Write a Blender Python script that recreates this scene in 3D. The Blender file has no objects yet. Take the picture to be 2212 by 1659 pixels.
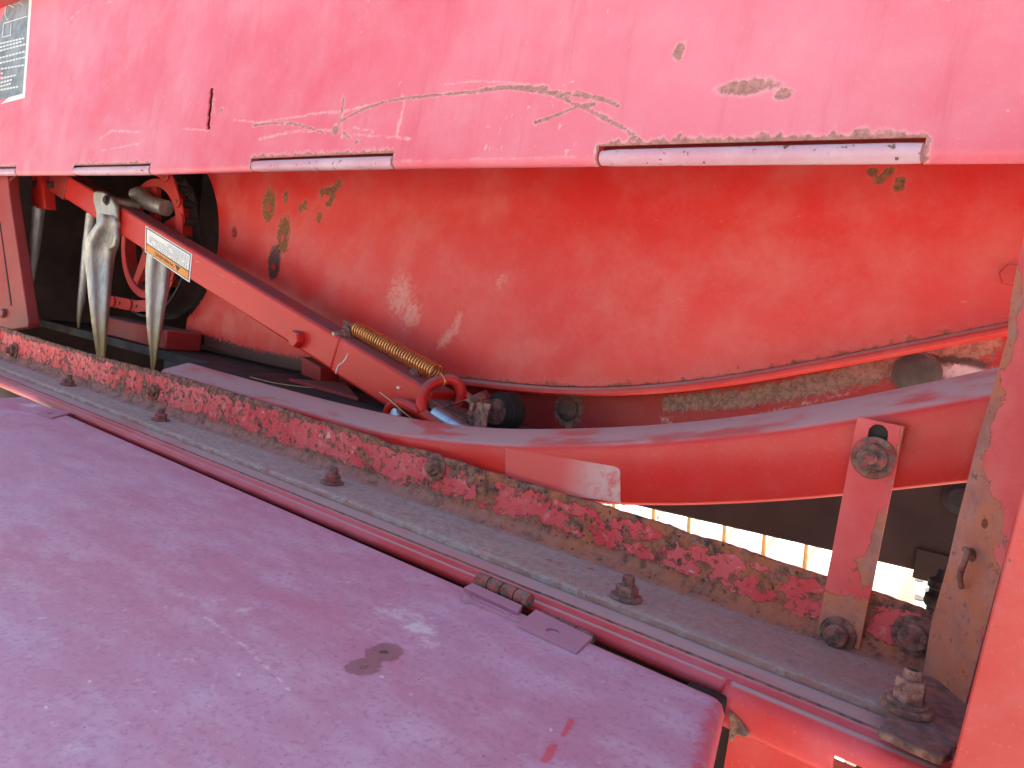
import bpy, bmesh, math, random
import numpy as np
from mathutils import Vector, Matrix, noise as mnoise
random.seed(7); np.random.seed(7)
R = math.radians
scene = bpy.context.scene
COL = scene.collection

# ------------------------------------------------------------------ camera
H = 1.30                                   # camera height above the ground (m)
FPX, CX, CY = 1600.0, 1106.0, 829.5        # focal length / centre in 2212 px wide picture units
VX = np.array([-2079.0, -410.0, FPX]); VX /= np.linalg.norm(VX)
zy = 20000.0
VZ = np.array([(FPX * FPX - 410 * zy) / 2079.0, zy, FPX]); VZ /= np.linalg.norm(VZ)
AX = -VX; AZ = -VZ; AY = np.cross(AZ, AX)          # machine axes seen in camera coordinates
RIGHT = Vector((AX[0], AY[0], AZ[0])); DOWN = Vector((AX[1], AY[1], AZ[1])); FWD = Vector((AX[2], AY[2], AZ[2]))
cam_d = bpy.data.cameras.new("camera"); cam = bpy.data.objects.new("camera", cam_d); COL.objects.link(cam)
cam.matrix_world = Matrix(((RIGHT.x, -DOWN.x, -FWD.x, 0), (RIGHT.y, -DOWN.y, -FWD.y, 0), (RIGHT.z, -DOWN.z, -FWD.z, H), (0, 0, 0, 1)))
cam_d.sensor_width = 36; cam_d.lens = FPX / 2212.0 * 36; cam_d.clip_start = 0.02; cam_d.clip_end = 600
scene.camera = cam

# ------------------------------------------------------------------ sky, sun, exposure
SUN_EL, SUN_AZ = 46.0, -9.0                # sun stands behind the machine, a little left of +Y
world = bpy.data.worlds.new("World"); scene.world = world; world.use_nodes = True
wn = world.node_tree; wn.nodes.clear()
sky = wn.nodes.new("ShaderNodeTexSky"); sky.sky_type = 'NISHITA'; sky.sun_disc = False
sky.sun_elevation = R(SUN_EL); sky.sun_rotation = R(SUN_AZ); sky.altitude = 300; sky.dust_density = 4.0; sky.ozone_density = 0.4
bg = wn.nodes.new("ShaderNodeBackground"); bg.inputs[1].default_value = 0.085
wo = wn.nodes.new("ShaderNodeOutputWorld"); wn.links.new(sky.outputs[0], bg.inputs[0]); wn.links.new(bg.outputs[0], wo.inputs[0])
sun_d = bpy.data.lights.new("sun", 'SUN'); sun_d.energy = 5.0; sun_d.angle = R(0.53); sun_d.color = (1.0, 0.95, 0.86)
sun = bpy.data.objects.new("sun", sun_d); COL.objects.link(sun)
sdir = Vector((math.sin(R(SUN_AZ)) * math.cos(R(SUN_EL)), math.cos(R(SUN_AZ)) * math.cos(R(SUN_EL)), math.sin(R(SUN_EL))))
sun.rotation_euler = sdir.to_track_quat('Z', 'Y').to_euler(); sun.location = (0, 0, 6)
vs = scene.view_settings; vs.view_transform = 'Standard'; vs.look = 'None'; vs.gamma = 1.0; vs.exposure = 2.18; vs.use_curve_mapping = False
scene.cycles.use_denoising = True; scene.cycles.adaptive_threshold = 0.02; scene.cycles.max_bounces = 8; scene.cycles.diffuse_bounces = 4; scene.cycles.glossy_bounces = 3

# ------------------------------------------------------------------ pixel -> place helpers
def ray(p):
    return RIGHT * ((p[0] - CX) / FPX) + DOWN * ((p[1] - CY) / FPX) + FWD
OC = Vector((0, 0, H))
def PY(p, Y):                               # where the pixel meets the upright plane at depth Y
    d = ray(p); return d * (Y / d.y) + OC
def PZ(p, Z):                               # where it meets the level plane at Z (relative to the camera height)
    d = ray(p); return d * (Z / d.z) + OC
def PN(p, pt, n):
    d = ray(p); return d * ((Vector(pt) - OC).dot(Vector(n)) / d.dot(Vector(n))) + OC
def crop(k, ox, oy):
    return lambda x, y: (x * k + ox, y * k + oy)
c1 = crop(.29288, 0, 323.97); c2 = crop(.29293, 539.96, 593.95); c3 = crop(.29293, 1079.9, 809.9)
c4 = crop(.29274, 1565.9, 647.9); c5 = crop(.34888, 1565.9, 1079.9); c6 = crop(.31734, 863.9, 1187.9)
c7 = crop(.29293, 0, 674.9); c9 = crop(.24406, 162, 351); ca = crop(.36616, 486, 162); cb = crop(.36616, 1242, 162)
cr = crop(.09764, 917.9, 782.9); ce = crop(.16990, 1835.9, 1403.9); cs = crop(.21970, 1403.9, 1430.9)
cw = crop(.16274, 486, 351)

# ------------------------------------------------------------------ object helpers
WO = {}                                     # world origin of every object made here
def tag(o, label=None, cat=None, group=None, kind=None):
    if label: o["label"] = label
    if cat: o["category"] = cat
    if group: o["group"] = group
    if kind: o["kind"] = kind
    return o
def thing(name, loc, label, cat, group=None):
    o = bpy.data.objects.new(name, None); COL.objects.link(o); o.empty_display_size = .05
    o.location = loc; WO[o.name] = Vector(loc); tag(o, label, cat, group); return o
def link(name, me, mat, parent=None, origin=(0, 0, 0)):
    o = bpy.data.objects.new(name, me); COL.objects.link(o)
    if mat and not me.materials: me.materials.append(mat)
    origin = Vector(origin); WO[o.name] = origin
    if parent: o.parent = parent; o.location = origin - WO[parent.name]
    else: o.location = origin
    return o
def finish(me, smooth=35):
    me.shade_smooth()
    if smooth < 180: me.set_sharp_from_angle(angle=R(smooth))
class MB:
    def __init__(s): s.v = []; s.f = []
    def add(s, vs_, fs):
        b = len(s.v); s.v += [Vector(v) for v in vs_]; s.f += [tuple(i + b for i in f) for f in fs]; return s
    def box(s, c, e1, e2, e3):              # centre and three half-extent vectors
        c, e1, e2, e3 = map(Vector, (c, e1, e2, e3))
        vv = [c + e1 * a + e2 * b + e3 * d for d in (-1, 1) for b in (-1, 1) for a in (-1, 1)]
        return s.add(vv, [(0, 2, 3, 1), (4, 5, 7, 6), (0, 1, 5, 4), (2, 6, 7, 3), (0, 4, 6, 2), (1, 3, 7, 5)])
    def aabb(s, a, b):
        a, b = Vector(a), Vector(b); h = (b - a) / 2
        return s.box((a + b) / 2, (h.x, 0, 0), (0, h.y, 0), (0, 0, h.z))
    def prism(s, pts, ext):                 # polygon + extrusion vector
        n = len(pts); ext = Vector(ext); pts = [Vector(p) for p in pts]
        return s.add(pts + [p + ext for p in pts], [tuple(range(n))[::-1], tuple(range(n, 2 * n))] + [(i, (i + 1) % n, (i + 1) % n + n, i + n) for i in range(n)])
    def loft(s, rings, caps=True, closed=True):
        n = len(rings[0]); b = len(s.v)
        for r in rings: s.v += [Vector(p) for p in r]
        for i in range(len(rings) - 1):
            for j in range(n if closed else n - 1):
                k = (j + 1) % n; s.f.append((b + i * n + j, b + i * n + k, b + (i + 1) * n + k, b + (i + 1) * n + j))
        if caps and closed:
            s.f.append(tuple(b + j for j in range(n))[::-1]); s.f.append(tuple(b + (len(rings) - 1) * n + j for j in range(n)))
        return s
    def tube(s, path, r, n=12, caps=True):
        path = [Vector(p) for p in path]; rr = r if isinstance(r, (list, tuple)) else [r] * len(path)
        t0 = (path[1] - path[0]).normalized(); up = Vector((0, 0, 1)) if abs(t0.z) < .9 else Vector((1, 0, 0))
        a = t0.cross(up).normalized(); rings = []
        for i, p in enumerate(path):
            t = (path[min(i + 1, len(path) - 1)] - path[max(i - 1, 0)]).normalized()
            a = (a - t * a.dot(t)).normalized(); b = t.cross(a)
            rings.append([p + (a * math.cos(q) + b * math.sin(q)) * rr[i] for q in [2 * math.pi * k / n for k in range(n)]])
        return s.loft(rings, caps)
    def lathe(s, prof, c, axis, n=24, hexa=False):   # prof: list of (radius, height) along axis
        axis = Vector(axis).normalized(); up = Vector((0, 0, 1)) if abs(axis.z) < .9 else Vector((1, 0, 0))
        a = axis.cross(up).normalized(); b = axis.cross(a); c = Vector(c)
        m = 6 if hexa else n
        return s.loft([[c + axis * h + (a * math.cos(2 * math.pi * k / m) + b * math.sin(2 * math.pi * k / m)) * max(r, 1e-5) for k in range(m)] for r, h in prof])
    def mesh(s, name, origin=(0, 0, 0), smooth=35):
        me = bpy.data.meshes.new(name); o = Vector(origin)
        me.from_pydata([tuple(v - o) for v in s.v], [], s.f); me.validate()
        bm = bmesh.new(); bm.from_mesh(me); bmesh.ops.recalc_face_normals(bm, faces=bm.faces); bm.to_mesh(me); bm.free()
        finish(me, smooth); return me
    def build(s, name, mat, parent=None, bevel=0, smooth=35, origin=None, seg=2, label=None):
        o = origin
        if o is None:
            xs = list(zip(*s.v)); o = Vector([(min(x) + max(x)) / 2 for x in xs])
        ob = link(name, s.mesh(name, o, smooth), mat, parent, o)
        if bevel:
            m = ob.modifiers.new("bevel", 'BEVEL'); m.width = bevel; m.segments = seg; m.limit_method = 'ANGLE'; m.angle_limit = R(35)
        if label: ob["label"] = label
        return ob
def cut(ob, cutters):                       # real holes: boolean, applied at once
    for mbc in cutters:
        me = mbc.mesh("cutter"); c = bpy.data.objects.new("cutter", me); COL.objects.link(c)
        m = ob.modifiers.new("b", 'BOOLEAN'); m.operation = 'DIFFERENCE'; m.object = c; m.solver = 'EXACT'
        bpy.context.view_layer.update(); dg = bpy.context.evaluated_depsgraph_get()
        nm = bpy.data.meshes.new_from_object(ob.evaluated_get(dg)); old = ob.data; ob.modifiers.remove(m); ob.data = nm
        bpy.data.objects.remove(c); bpy.data.meshes.remove(me)
        finish(nm)
def bez(pts, n=8):                          # Catmull-Rom through points
    pts = [Vector(p) for p in pts]; P = [2 * pts[0] - pts[1]] + pts + [2 * pts[-1] - pts[-2]]; out = []
    for i in range(1, len(P) - 2):
        for k in range(n):
            t = k / n; a, b, c, d = P[i - 1], P[i], P[i + 1], P[i + 2]
            out.append(.5 * ((2 * b) + (c - a) * t + (2 * a - 5 * b + 4 * c - d) * t * t + (3 * b - a - 3 * c + d) * t ** 3))
    return out + [pts[-1]]
def curve_fn(pts, sm=.08):                  # smooth z(x) through world points
    pts = sorted(pts); xs = np.array([p[0] for p in pts]); zs = np.array([p[1] for p in pts])
    gx = np.linspace(xs[0] - .6, xs[-1] + .6, 1600); s0 = (zs[1] - zs[0]) / (xs[1] - xs[0]); s1 = (zs[-1] - zs[-2]) / (xs[-1] - xs[-2])
    gz = np.interp(gx, xs, zs); gz = np.where(gx < xs[0], zs[0] + (gx - xs[0]) * s0, gz); gz = np.where(gx > xs[-1], zs[-1] + (gx - xs[-1]) * s1, gz)
    w = max(3, int(sm / (gx[1] - gx[0]))); k = np.ones(w) / w
    for _ in range(2): gz = np.convolve(np.pad(gz, w, mode='edge'), k, 'same')[w:-w]
    return lambda x: np.interp(x, gx, gz)
def grid_mesh(name, X, keep=None, attrs=None, smooth=180):   # X: (nu,nv,3) array of world points
    nu, nv = X.shape[:2]; idx = np.arange(nu * nv).reshape(nu, nv)
    q = np.stack([idx[:-1, :-1], idx[1:, :-1], idx[1:, 1:], idx[:-1, 1:]], -1).reshape(-1, 4)
    if keep is not None: q = q[keep.reshape(-1)]
    used = np.zeros(nu * nv, bool); used[q.reshape(-1)] = True; remap = np.cumsum(used) - 1
    co = X.reshape(-1, 3)[used]; q = remap[q]
    me = bpy.data.meshes.new(name); me.vertices.add(len(co)); me.vertices.foreach_set("co", co.astype(np.float32).reshape(-1))
    me.loops.add(q.size); me.loops.foreach_set("vertex_index", q.reshape(-1).astype(np.int32))
    me.polygons.add(len(q)); me.polygons.foreach_set("loop_start", np.arange(0, q.size, 4, dtype=np.int32))
    me.update(calc_edges=True); me.validate()
    for an, av in (attrs or {}).items():
        a = me.attributes.new(an, 'FLOAT', 'POINT'); a.data.foreach_set("value", av.reshape(-1)[used].astype(np.float32))
    finish(me, smooth); return me
def dline(A, B, poly, w0, w1=None):         # soft mask round a polyline in a plane, 1 on the line
    m = np.zeros_like(A); n = len(poly) - 1
    for i in range(n):
        (x0, y0), (x1, y1) = poly[i], poly[i + 1]; dx, dy = x1 - x0, y1 - y0; L = dx * dx + dy * dy + 1e-12
        t = np.clip(((A - x0) * dx + (B - y0) * dy) / L, 0, 1)
        w = w0 + ((w1 if w1 is not None else w0) - w0) * (i + t) / n
        m = np.maximum(m, np.clip(1 - np.hypot(A - x0 - t * dx, B - y0 - t * dy) / w, 0, 1))
    return m
def dblob(A, B, c, rx, ry=None, rot=0):
    ry = ry or rx; a, b = A - c[0], B - c[1]; cr_, sr = math.cos(rot), math.sin(rot)
    return np.clip(1.25 - np.hypot((a * cr_ + b * sr) / rx, (-a * sr + b * cr_) / ry) * .75, 0, 1)

# ------------------------------------------------------------------ material helpers
class N:
    def __init__(s, name, rough=.5, metal=0, spec=.5):
        s.m = bpy.data.materials.new(name); s.m.use_nodes = True; s.t = s.m.node_tree; s.b = s.t.nodes["Principled BSDF"]
        s.b.inputs["Roughness"].default_value = rough; s.b.inputs["Metallic"].default_value = metal; s.b.inputs["Specular IOR Level"].default_value = spec
        s.geo = s.t.nodes.new("ShaderNodeNewGeometry")
    def put(s, sock, v):
        if isinstance(v, bpy.types.NodeSocket): s.t.links.new(v, sock)
        elif isinstance(v, (tuple, list)) and len(v) == 3 and sock.type == 'RGBA': sock.default_value = (*v, 1)
        else: sock.default_value = v
    def noise(s, scale, detail=4, rough=.55, dist=0, stretch=None, off=0):
        n = s.t.nodes.new("ShaderNodeTexNoise"); n.inputs["Scale"].default_value = scale; n.inputs["Detail"].default_value = detail
        n.inputs["Roughness"].default_value = rough; n.inputs["Distortion"].default_value = dist
        mp = s.t.nodes.new("ShaderNodeMapping"); mp.inputs["Scale"].default_value = stretch or (1, 1, 1); mp.inputs["Location"].default_value = (off, off * 1.7, off * .6)
        s.t.links.new(s.geo.outputs["Position"], mp.inputs[0]); s.t.links.new(mp.outputs[0], n.inputs["Vector"]); return n.outputs["Fac"]
    def vor(s, scale, out="Distance", feature='F1', rnd=1):
        n = s.t.nodes.new("ShaderNodeTexVoronoi"); n.feature = feature; n.inputs["Scale"].default_value = scale; n.inputs["Randomness"].default_value = rnd
        s.t.links.new(s.geo.outputs["Position"], n.inputs["Vector"]); return n.outputs[out]
    def map(s, x, a, b, c=0, d=1, mode='SMOOTHSTEP'):
        n = s.t.nodes.new("ShaderNodeMapRange"); n.interpolation_type = mode
        for i, v in enumerate((x, a, b, c, d)): s.put(n.inputs[i], v)
        return n.outputs[0]
    def math(s, op, a, b=0.0):
        n = s.t.nodes.new("ShaderNodeMath"); n.operation = op; s.put(n.inputs[0], a); s.put(n.inputs[1], b); return n.outputs[0]
    def mul(s, a, b): return s.math('MULTIPLY', a, b)
    def add(s, a, b): return s.math('ADD', a, b)
    def mix(s, f, a, b):
        n = s.t.nodes.new("ShaderNodeMix"); n.data_type = 'RGBA'; s.put(n.inputs[0], f); s.put(n.inputs[6], a); s.put(n.inputs[7], b); return n.outputs[2]
    def attr(s, name):
        n = s.t.nodes.new("ShaderNodeAttribute"); n.attribute_name = name; return n.outputs["Fac"]
    def up(s):
        n = s.t.nodes.new("ShaderNodeSeparateXYZ"); s.t.links.new(s.geo.outputs["Normal"], n.inputs[0]); return n.outputs[2]
    def pos(s, i):
        n = s.t.nodes.new("ShaderNodeSeparateXYZ"); s.t.links.new(s.geo.outputs["Position"], n.inputs[0]); return n.outputs[i]
    def bump(s, h, dist=.001, strength=1.0):
        n = s.t.nodes.new("ShaderNodeBump"); n.inputs["Strength"].default_value = strength; n.inputs["Distance"].default_value = dist
        s.t.links.new(h, n.inputs["Height"])
        if s.b.inputs["Normal"].is_linked: s.t.links.new(s.b.inputs["Normal"].links[0].from_socket, n.inputs["Normal"])
        s.t.links.new(n.outputs[0], s.b.inputs["Normal"])
    def set(s, col=None, rough=None, metal=None):
        if col is not None: s.put(s.b.inputs["Base Color"], col)
        if rough is not None: s.put(s.b.inputs["Roughness"], rough)
        if metal is not None: s.put(s.b.inputs["Metallic"], metal)
        return s.m
    def rust(s, orange=.35, dark=1.0):
        a = s.mix(s.map(s.noise(90, 6, .7), .38, .62), (.085 * dark, .046 * dark, .038 * dark), (.245 * dark, .135 * dark, .105 * dark))
        return s.mix(s.mul(s.map(s.noise(38, 5, .65, off=3), .5, .72), orange), a, (.50, .185, .075))

DUST = (.36, .30, .29)
def paint(name, base=(.52, .022, .018), fade=(.62, .13, .12), fade_amt=.35, dust_up=.8, dust_side=.06, chips=.0, rough=.38, bump=.25, dust=DUST, patch=False, speck=.10, up0=.35, up1=.9):
    n = N(name, rough, spec=.32)
    c = n.mix(n.map(n.noise(2.3, 3), .35, .7), base, tuple(x * .82 for x in base))
    c = n.mix(n.mul(n.map(n.noise(7, 5, .6, off=5), .3, .75), fade_amt), c, fade)
    c = n.mix(n.mul(n.map(n.noise(260, 3, .6, off=9), .60, .70), speck), c, tuple(min(1, x * 1.25 + .12) for x in fade))
    c = n.mix(n.mul(n.map(n.noise(30, 6, .7, off=2), .42, .75), dust_side), c, dust)
    if dust_up:
        d = n.mul(n.map(n.up(), up0, up1), n.map(n.noise(13 if patch else 14, 6, .6, stretch=(.55, 1.6, 1)), .36 if patch else .25, .50 if patch else .55, .35 if patch else .45, 1))
        c = n.mix(n.mul(d, dust_up), c, dust)
        r = n.map(d, 0, 1, rough, .85, 'LINEAR')
    else: r = rough
    if chips:
        m = n.map(n.noise(75, 7, .62, off=12), 1 - chips - .01, 1 - chips + .012)
        c = n.mix(m, c, n.rust(.3)); n.bump(n.math('SUBTRACT', 1.0, m), .0006, .8)
    n.bump(n.noise(420, 3, .6), .0004, bump); n.bump(n.noise(9, 2), .004, .25)
    n.set(c, r); return n.m

M = {}
M['red'] = paint('red_paint')
M['red_arm'] = paint('arm_red_paint', base=(.62, .022, .016), fade=(.66, .07, .05), fade_amt=.2, dust_up=.75, dust=(.20, .145, .15), chips=.27, rough=.36, dust_side=.02)  # dust tone kept dark to paint in shade on the arm's top
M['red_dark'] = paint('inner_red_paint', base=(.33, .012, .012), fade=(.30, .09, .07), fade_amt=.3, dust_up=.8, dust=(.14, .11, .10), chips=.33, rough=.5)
M['red_chain'] = paint('chain_red_paint', base=(.56, .022, .018), fade=(.45, .12, .09), fade_amt=.4, dust_up=.6, dust=(.2, .14, .12), chips=.32, rough=.45)
M['red_beam'] = paint('beam_red_paint', base=(.64, .028, .020), fade=(.66, .10, .09), fade_amt=.22, dust_up=.85, dust=(.47, .33, .315), rough=.30, patch=True)
M['red_lower'] = paint('sill_red_paint', base=(.62, .040, .036), fade=(.68, .17, .22), fade_amt=.6, dust_up=.9, dust=(.46, .37, .345), chips=.27, rough=.42, up0=.86, up1=.99)
M['red_outer'] = paint('outer_red_paint', base=(.58, .055, .045), fade=(.64, .15, .13), fade_amt=.7, dust_up=.3, dust_side=.12, chips=.27, rough=.45)
def rust_mat(name, orange, dark, dust_up=.3, red=0):
    n = N(name, .85, spec=.3); c = n.rust(orange, dark)
    if red: c = n.mix(n.mul(n.map(n.noise(120, 4, .6, off=21), .5, .58), red), c, (.50, .05, .05))
    c = n.mix(n.mul(n.map(n.up(), .4, .95), dust_up), c, (.26, .19, .18))
    n.bump(n.noise(300, 6, .7), .0012, .8); n.set(c); return n.m
M['rust'] = rust_mat('rust', .45, 1.0, .30, .22); M['rust_orange'] = rust_mat('orange_rust', .8, 1.5, .15, .08)
M['rust_red'] = rust_mat('rusty_red_nut', .3, 1.1, .35, .55)
def simple(name, col, rough, metal=0, var=.25, sc=60, bump=.2):
    n = N(name, rough, metal); c = n.mix(n.map(n.noise(sc, 5, .6), .35, .7), col, tuple(x * (1 - var) for x in col)); n.bump(n.noise(sc * 5, 3), .0005, bump)
    n.set(c, n.map(n.noise(sc * .6, 4, off=4), .3, .7, rough * .85, min(1, rough * 1.25))); return n.m
M['black'] = simple('black_rubber', (.009, .009, .010), .75); M['brown_cap'] = simple('brown_cap', (.085, .055, .045), .8, 0, .35, 70); M['dark'] = simple('dark_steel', (.035, .026, .024), .75, var=.5, sc=20)
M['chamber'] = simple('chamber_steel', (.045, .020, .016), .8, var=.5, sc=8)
M['zinc'] = simple('zinc_sleeve', (.42, .52, .60), .35, .85, .3, 40); M['steel'] = simple('worn_steel', (.45, .42, .38), .4, .8, .35, 80)
M['spring'] = simple('gold_spring', (.80, .40, .14), .38, .8, .25, 90); M['white'] = simple('white_vinyl', (.78, .77, .73), .45, 0, .08, 30)
M['orange'] = simple('orange_vinyl', (.80, .27, .02), .45, 0, .12, 30); M['ink'] = simple('black_ink', (.03, .03, .035), .5)
M['text_grey'] = simple('faded_print', (.34, .34, .35), .6); M['pale_paint'] = simple('pale_guard_paint', (.80, .76, .68), .5, 0, .15, 12)
M['straw'] = simple('straw', (.62, .46, .22), .6); M['barrel'] = paint('hinge_barrel_paint', base=(.60, .28, .34), fade=(.62, .45, .52), fade_amt=.7, dust_up=.5, dust=(.62, .55, .60), dust_side=.3, chips=.37, rough=.4)
M['gold_tine'] = simple('tine_wire', (.55, .33, .12), .4, .5)
def m_tine():
    n = N('cast_tine', .5, .7); c = n.mix(n.map(n.noise(45, 5, .65, stretch=(3, 3, .35)), .35, .7), (.50, .485, .46), (.34, .31, .27))
    c = n.mix(n.map(n.pos(2), H - .06, H - .22), c, (.50, .33, .13)); n.bump(n.noise(160, 4, stretch=(3, 3, .3)), .0004, .25)  # gold mixed in downwards paints the ground's reflection on the tips
    n.set(c, n.map(n.noise(70, 4), .3, .7, .38, .6)); return n.m
M['tine'] = m_tine()

# rust showing through flakes of paint on the angle rail; "hv" runs -1 (front edge of level leg) .. 0 (bend) .. 1 (top edge)
def m_rail():
    n = N('flaking_rail_paint', .75, spec=.35); hv = n.attr("hv"); px = n.pos(0)
    rust = n.mix(n.map(n.noise(110, 7, .7), .36, .66), (.060, .030, .024), (.33, .160, .118))
    far_or = n.mul(n.map(px, -1.3, -.30, .15, .80), n.map(n.noise(34, 8, .75, off=6), .42, .60))
    rust = n.mix(far_or, rust, (.50, .145, .060))
    pit = n.map(n.vor(120), .14, .26, 1, 0); pit = n.mul(pit, n.map(n.noise(26, 4, off=8), .44, .56)); rust = n.mix(n.mul(pit, .85), rust, (.035, .020, .016))
    fillet = n.mul(n.map(hv, .42, .06), n.map(n.noise(48, 7, .72, off=2), .36, .60, .12, .85)); rust = n.mix(fillet, rust, n.mix(n.map(px, -.8, -.2), (.42, .185, .155), (.46, .145, .085)))
    thr = n.add(n.map(hv, .10, .38, .64, .405), n.map(hv, .80, .98, 0, .20))      # little paint at the bend and on the torn top edge
    thr = n.add(thr, n.mul(n.map(px, -1.0, -.40), .055)); thr = n.add(thr, n.map(n.noise(4.5, 2, off=31), .45, .65, 0, .035))
    fl = n.noise(30, 9, .68, .25, stretch=(.85, 1, 1.15)); m = n.map(fl, thr, n.add(thr, .018))
    spots = n.map(n.noise(85, 6, .68, off=17), .560, .585); m = n.mul(m, n.math('SUBTRACT', 1.0, spots))
    pc = n.mix(n.map(n.noise(13, 5, .6), .3, .7), (.66, .050, .055), (.70, .120, .120)); pc = n.mix(n.mul(n.map(n.noise(70, 4, off=4), .54, .70), .5), pc, (.72, .30, .27)); pc = n.mix(n.map(n.noise(60, 5, .6, off=41), .66, .70), pc, (.74, .38, .34))
    c = n.mix(m, rust, pc)
    # level leg: grey dust over paint
    dn = n.map(n.noise(16, 6, .65, stretch=(.5, 1.5, 1)), .28, .62); dc = n.mix(n.map(n.noise(140, 4, .7, off=3), .35, .7), (.49, .38, .335), (.35, .265, .23))
    dc = n.mix(n.mul(n.map(px, -.55, -.1), .5), dc, (.30, .185, .165)); dc = n.mix(n.mul(n.map(n.noise(45, 7, .7, off=14), .60, .66), .8), dc, (.52, .09, .10))
    dc = n.mix(n.map(n.noise(210, 3, .6, off=15), .69, .73), dc, (.06, .04, .035))
    edge = n.mul(n.map(hv, -.985, -.998), n.map(n.noise(45, 5, .7, off=22), .42, .58, .15, .8)); dc = n.mix(edge, dc, (.36, .15, .12))
    lev = n.map(hv, .05, -.06); c = n.mix(n.mul(lev, n.map(dn, 0, 1, .80, 1.0)), c, dc)
    n.bump(n.mul(m, n.map(hv, 0, .1)), .0016, .9); n.bump(n.noise(230, 7, .75), .0022, .75); n.bump(n.mul(pit, -1.0), .002, .6)
    n.set(c, n.map(m, 0, 1, .9, .55)); return n.m
M['rail'] = m_rail()
def m_flake(name, thr, base=(.66, .065, .065), dirx=None, sc=30, orange=.4):      # rusty plate with paint left in islands; "pm" holds how much paint
    n = N(name, .75, spec=.35); rust = n.mix(n.map(n.noise(55, 7, .7), .34, .68), (.33, .140, .110), (.46, .205, .160)); rust = n.mix(n.mul(n.map(n.noise(24, 6, .7, off=3), .40, .62), .85), rust, (.52, .165, .080)); rust = n.mix(n.mul(n.map(n.noise(130, 5, .7, off=6), .58, .68), .75), rust, (.15, .075, .06)); pm = n.attr("pm")
    m = n.map(n.add(n.noise(sc, 8, .62, .3), n.mul(n.math('SUBTRACT', pm, .5), .55)), thr, thr + .015)
    pc = n.mix(n.map(n.noise(11, 4), .3, .7), base, (.70, .15, .14)); c = n.mix(m, rust, pc)
    n.bump(m, .0014, .8); n.bump(n.noise(260, 6, .7), .0015, .6); n.set(c, n.map(m, 0, 1, .88, .5)); return n.m
M['flake'] = m_flake('flaking_post_paint', .5)
# big sheets: masks for rust, scratches and scuffs carried by the mesh
def m_sheet(name, base, fade, fade_amt, rough, rustc=(.22, .105, .075), palec=(.72, .45, .42), dustc=(.55, .36, .34), streak=0, halo_=.55, core=1.0, var=(2.2, 9), fleck=.25):
    n = N(name, rough, spec=.32); ru, pa, dk = n.attr("rust"), n.attr("pale"), n.attr("dark")
    c = n.mix(n.map(n.noise(var[0], 4, .6), .3, .72), base, fade); c = n.mix(n.mul(n.map(n.noise(var[1], 6, .65, off=3), .35, .8), fade_amt), c, dustc)
    if streak: c = n.mix(n.mul(n.map(n.noise(10, 5, .7, stretch=(3.2, 3, .22), off=7), .50, .75), streak), c, tuple(x * .75 for x in base))
    c = n.mix(n.mul(n.map(n.noise(330, 2, .6, off=8), .63, .70), .13), c, palec)
    c = n.mix(n.mul(n.map(n.noise(48, 3, .5, off=29), .74, .76), fleck), c, (.82, .62, .60))
    nz = n.noise(120, 6, .7, off=11)
    pm = n.map(n.add(pa, n.mul(n.math('SUBTRACT', nz, .5), 1.1)), .30, .72); c = n.mix(n.mul(pm, .72), c, palec)
    nb = n.noise(55, 5, .7, off=37); halo = n.map(n.add(ru, n.mul(n.math('SUBTRACT', nb, .5), 1.3)), .12, .60); c = n.mix(n.mul(halo, halo_), c, palec)
    rm = n.map(n.add(n.add(ru, n.mul(n.math('SUBTRACT', nz, .5), 1.1)), n.mul(n.math('SUBTRACT', nb, .5), .9)), .38, .66)
    rc = n.mix(n.map(n.noise(160, 5, .7), .35, .65), rustc, tuple(x * .5 for x in rustc)); c = n.mix(n.mul(rm, core), c, rc)
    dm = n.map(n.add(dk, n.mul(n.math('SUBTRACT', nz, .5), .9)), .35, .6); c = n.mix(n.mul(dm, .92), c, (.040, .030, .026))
    n.bump(n.math('SUBTRACT', 1.0, rm), .0007, .7); n.bump(n.noise(380, 4, .6), .0005, .22); n.bump(n.noise(5, 2), .010, .22)
    n.set(c, n.map(rm, 0, 1, n.map(n.noise(18, 4), .3, .7, rough * .85, min(1, rough * 1.2)), .9)); return n.m
M['shield'] = m_sheet('faded_shield_paint', (.68, .095, .135), (.74, .205, .265), .32, .42, rustc=(.44, .215, .175), halo_=.42, palec=(.78, .48, .46), streak=.30, core=.85, var=(1.3, 9), dustc=(.72, .40, .43))
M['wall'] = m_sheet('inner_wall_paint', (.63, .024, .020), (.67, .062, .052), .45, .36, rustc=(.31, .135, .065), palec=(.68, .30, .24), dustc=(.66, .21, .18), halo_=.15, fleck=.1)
M['plate'] = m_sheet('lower_wall_paint', (.27, .010, .010), (.22, .022, .02), .2, .42, rustc=(.24, .165, .13), palec=(.55, .53, .52), dustc=(.2, .1, .09), halo_=.0, fleck=0)  # darker than the wall red, with the recess shade in the colour
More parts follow.
